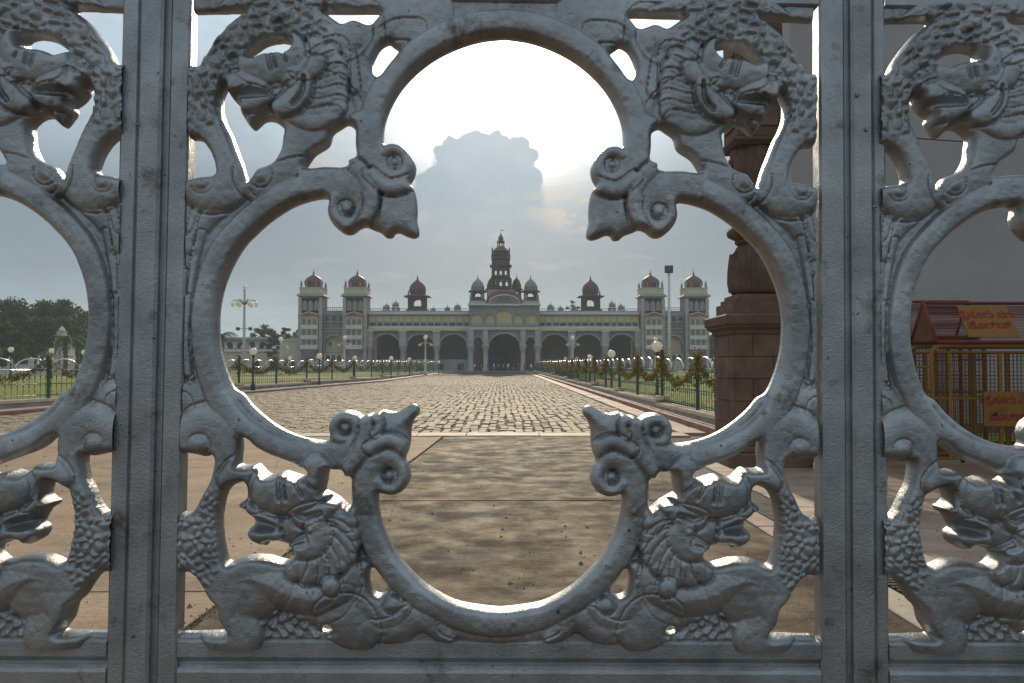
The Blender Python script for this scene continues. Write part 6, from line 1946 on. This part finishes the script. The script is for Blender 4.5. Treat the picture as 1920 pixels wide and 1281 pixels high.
# ------------------------------------------------------------------ people far off before the porch
def person_mesh(pose, h=1.68):
    """one continuous skinned figure"""
    s = h / 1.7
    st = pose
    J = {'pelvis': (0, 0, .92), 'waist': (0, 0, 1.10), 'chest': (0, 0, 1.32), 'neck': (0, 0, 1.47), 'head': (0, -.01, 1.60), 'crown': (0, 0, 1.69),
         'shL': (.17, 0, 1.40), 'elL': (.23, .02 + st * .08, 1.14), 'haL': (.24, -.05 + st * .16, .90), 'shR': (-.17, 0, 1.40), 'elR': (-.23, .02 - st * .08, 1.14), 'haR': (-.24, -.05 - st * .16, .90),
         'hiL': (.09, 0, .88), 'knL': (.10, -.02 - st * .16, .48), 'anL': (.10, .03 - st * .22, .08), 'toL': (.11, -.11 - st * .22, .04),
         'hiR': (-.09, 0, .88), 'knR': (-.10, -.02 + st * .14, .48), 'anR': (-.10, .03 + st * .24, .08), 'toR': (-.11, -.11 + st * .24, .04)}
    E = [('pelvis', 'waist'), ('waist', 'chest'), ('chest', 'neck'), ('neck', 'head'), ('head', 'crown'), ('chest', 'shL'), ('shL', 'elL'), ('elL', 'haL'), ('chest', 'shR'), ('shR', 'elR'), ('elR', 'haR'),
         ('pelvis', 'hiL'), ('hiL', 'knL'), ('knL', 'anL'), ('anL', 'toL'), ('pelvis', 'hiR'), ('hiR', 'knR'), ('knR', 'anR'), ('anR', 'toR')]
    rad = dict(pelvis=.14, waist=.125, chest=.15, neck=.055, head=.10, crown=.07, shL=.07, elL=.045, haL=.035, shR=.07, elR=.045, haR=.035, hiL=.09, knL=.065, anL=.045, toL=.035, hiR=.09, knR=.065, anR=.045, toR=.035)
    keys = list(J)
    me = bpy.data.meshes.new('person')
    me.from_pydata([Vector(J[k]) * s for k in keys], [(keys.index(a), keys.index(b)) for a, b in E], [])
    o = bpy.data.objects.new('person', me); COL.objects.link(o)
    md = o.modifiers.new('skin', 'SKIN')
    for i, k in enumerate(keys):
        v = me.skin_vertices[0].data[i]; v.radius = (rad[k] * s, rad[k] * s); v.use_root = (i == 0)
    o.modifiers.new('sub', 'SUBSURF').levels = 1
    dg = bpy.context.evaluated_depsgraph_get()
    out = bpy.data.meshes.new_from_object(o.evaluated_get(dg)); bpy.data.objects.remove(o)
    out.materials.clear()
    return out
SKIN = mat('skin', (0.22, 0.12, 0.08), 0.6); HAIR = mat('black_hair', (0.02, 0.018, 0.016), 0.6)
CL = {'white': (0.65, 0.64, 0.62), 'dark': (0.05, 0.05, 0.06), 'red': (0.35, 0.06, 0.06), 'blue': (0.10, 0.14, 0.28), 'tan': (0.35, 0.27, 0.18), 'grey': (0.22, 0.22, 0.23)}
CLM = {k: mat(k + '_cloth', v, 0.85, var=.15) for k, v in CL.items()}
def build_people():
    spec = [(868, 133, 'dark', 'grey', 'facing away'), (890, 138, 'white', 'dark', 'standing at the left porch arch'), (902, 137, 'red', 'dark', 'just left of the main arch'), (915, 140, 'blue', 'grey', 'by the left jamb of the main arch'),
            (926, 138, 'white', 'tan', 'under the left part of the main arch'), (934, 142, 'grey', 'dark', 'near the middle of the main arch'), (944, 139, 'tan', 'blue', 'in the middle of the main arch'), (953, 141, 'white', 'grey', 'right of the middle of the main arch'),
            (963, 137, 'dark', 'tan', 'by the right jamb of the main arch'), (972, 139, 'red', 'grey', 'just right of the main arch'), (984, 136, 'blue', 'dark', 'at the right porch arch'), (996, 132, 'white', 'blue', 'at the far end of the right kerb')]
    for i, (px, d, up, lo, where) in enumerate(spec):
        me = person_mesh([0, .6, -.7, .3, 1.0, -.3][i % 6], 1.6 + .04 * (i % 5))
        for m in (CLM[up], CLM[lo], SKIN, HAIR): me.materials.append(m)
        hh = max(v.co.z for v in me.vertices)
        idx = []
        for p in me.polygons:
            c = p.center; z = c.z / hh
            if z > .955: k = 3
            elif z > .855 or (abs(c.x) > .2 * hh / 1.7 and z < .60) or z < .05: k = 2 if z > .06 else 3
            elif z > .54: k = 0
            else: k = 1
            if z > .87 and c.y > .03: k = 3
            idx.append(k)
        me.polygons.foreach_set('material_index', idx); me.polygons.foreach_set('use_smooth', [True] * len(me.polygons))
        o = link_mesh('person', me, None, None, (tpx(px, d), d, gz(d)))
        o.rotation_euler = (0, 0, RNG.uniform(0, 6.2))
        tag(o, 'distant person, %s top, %s trousers, %s' % (up, lo, where), 'person', 'visitors before the palace porch')
build_people()
add_haze()
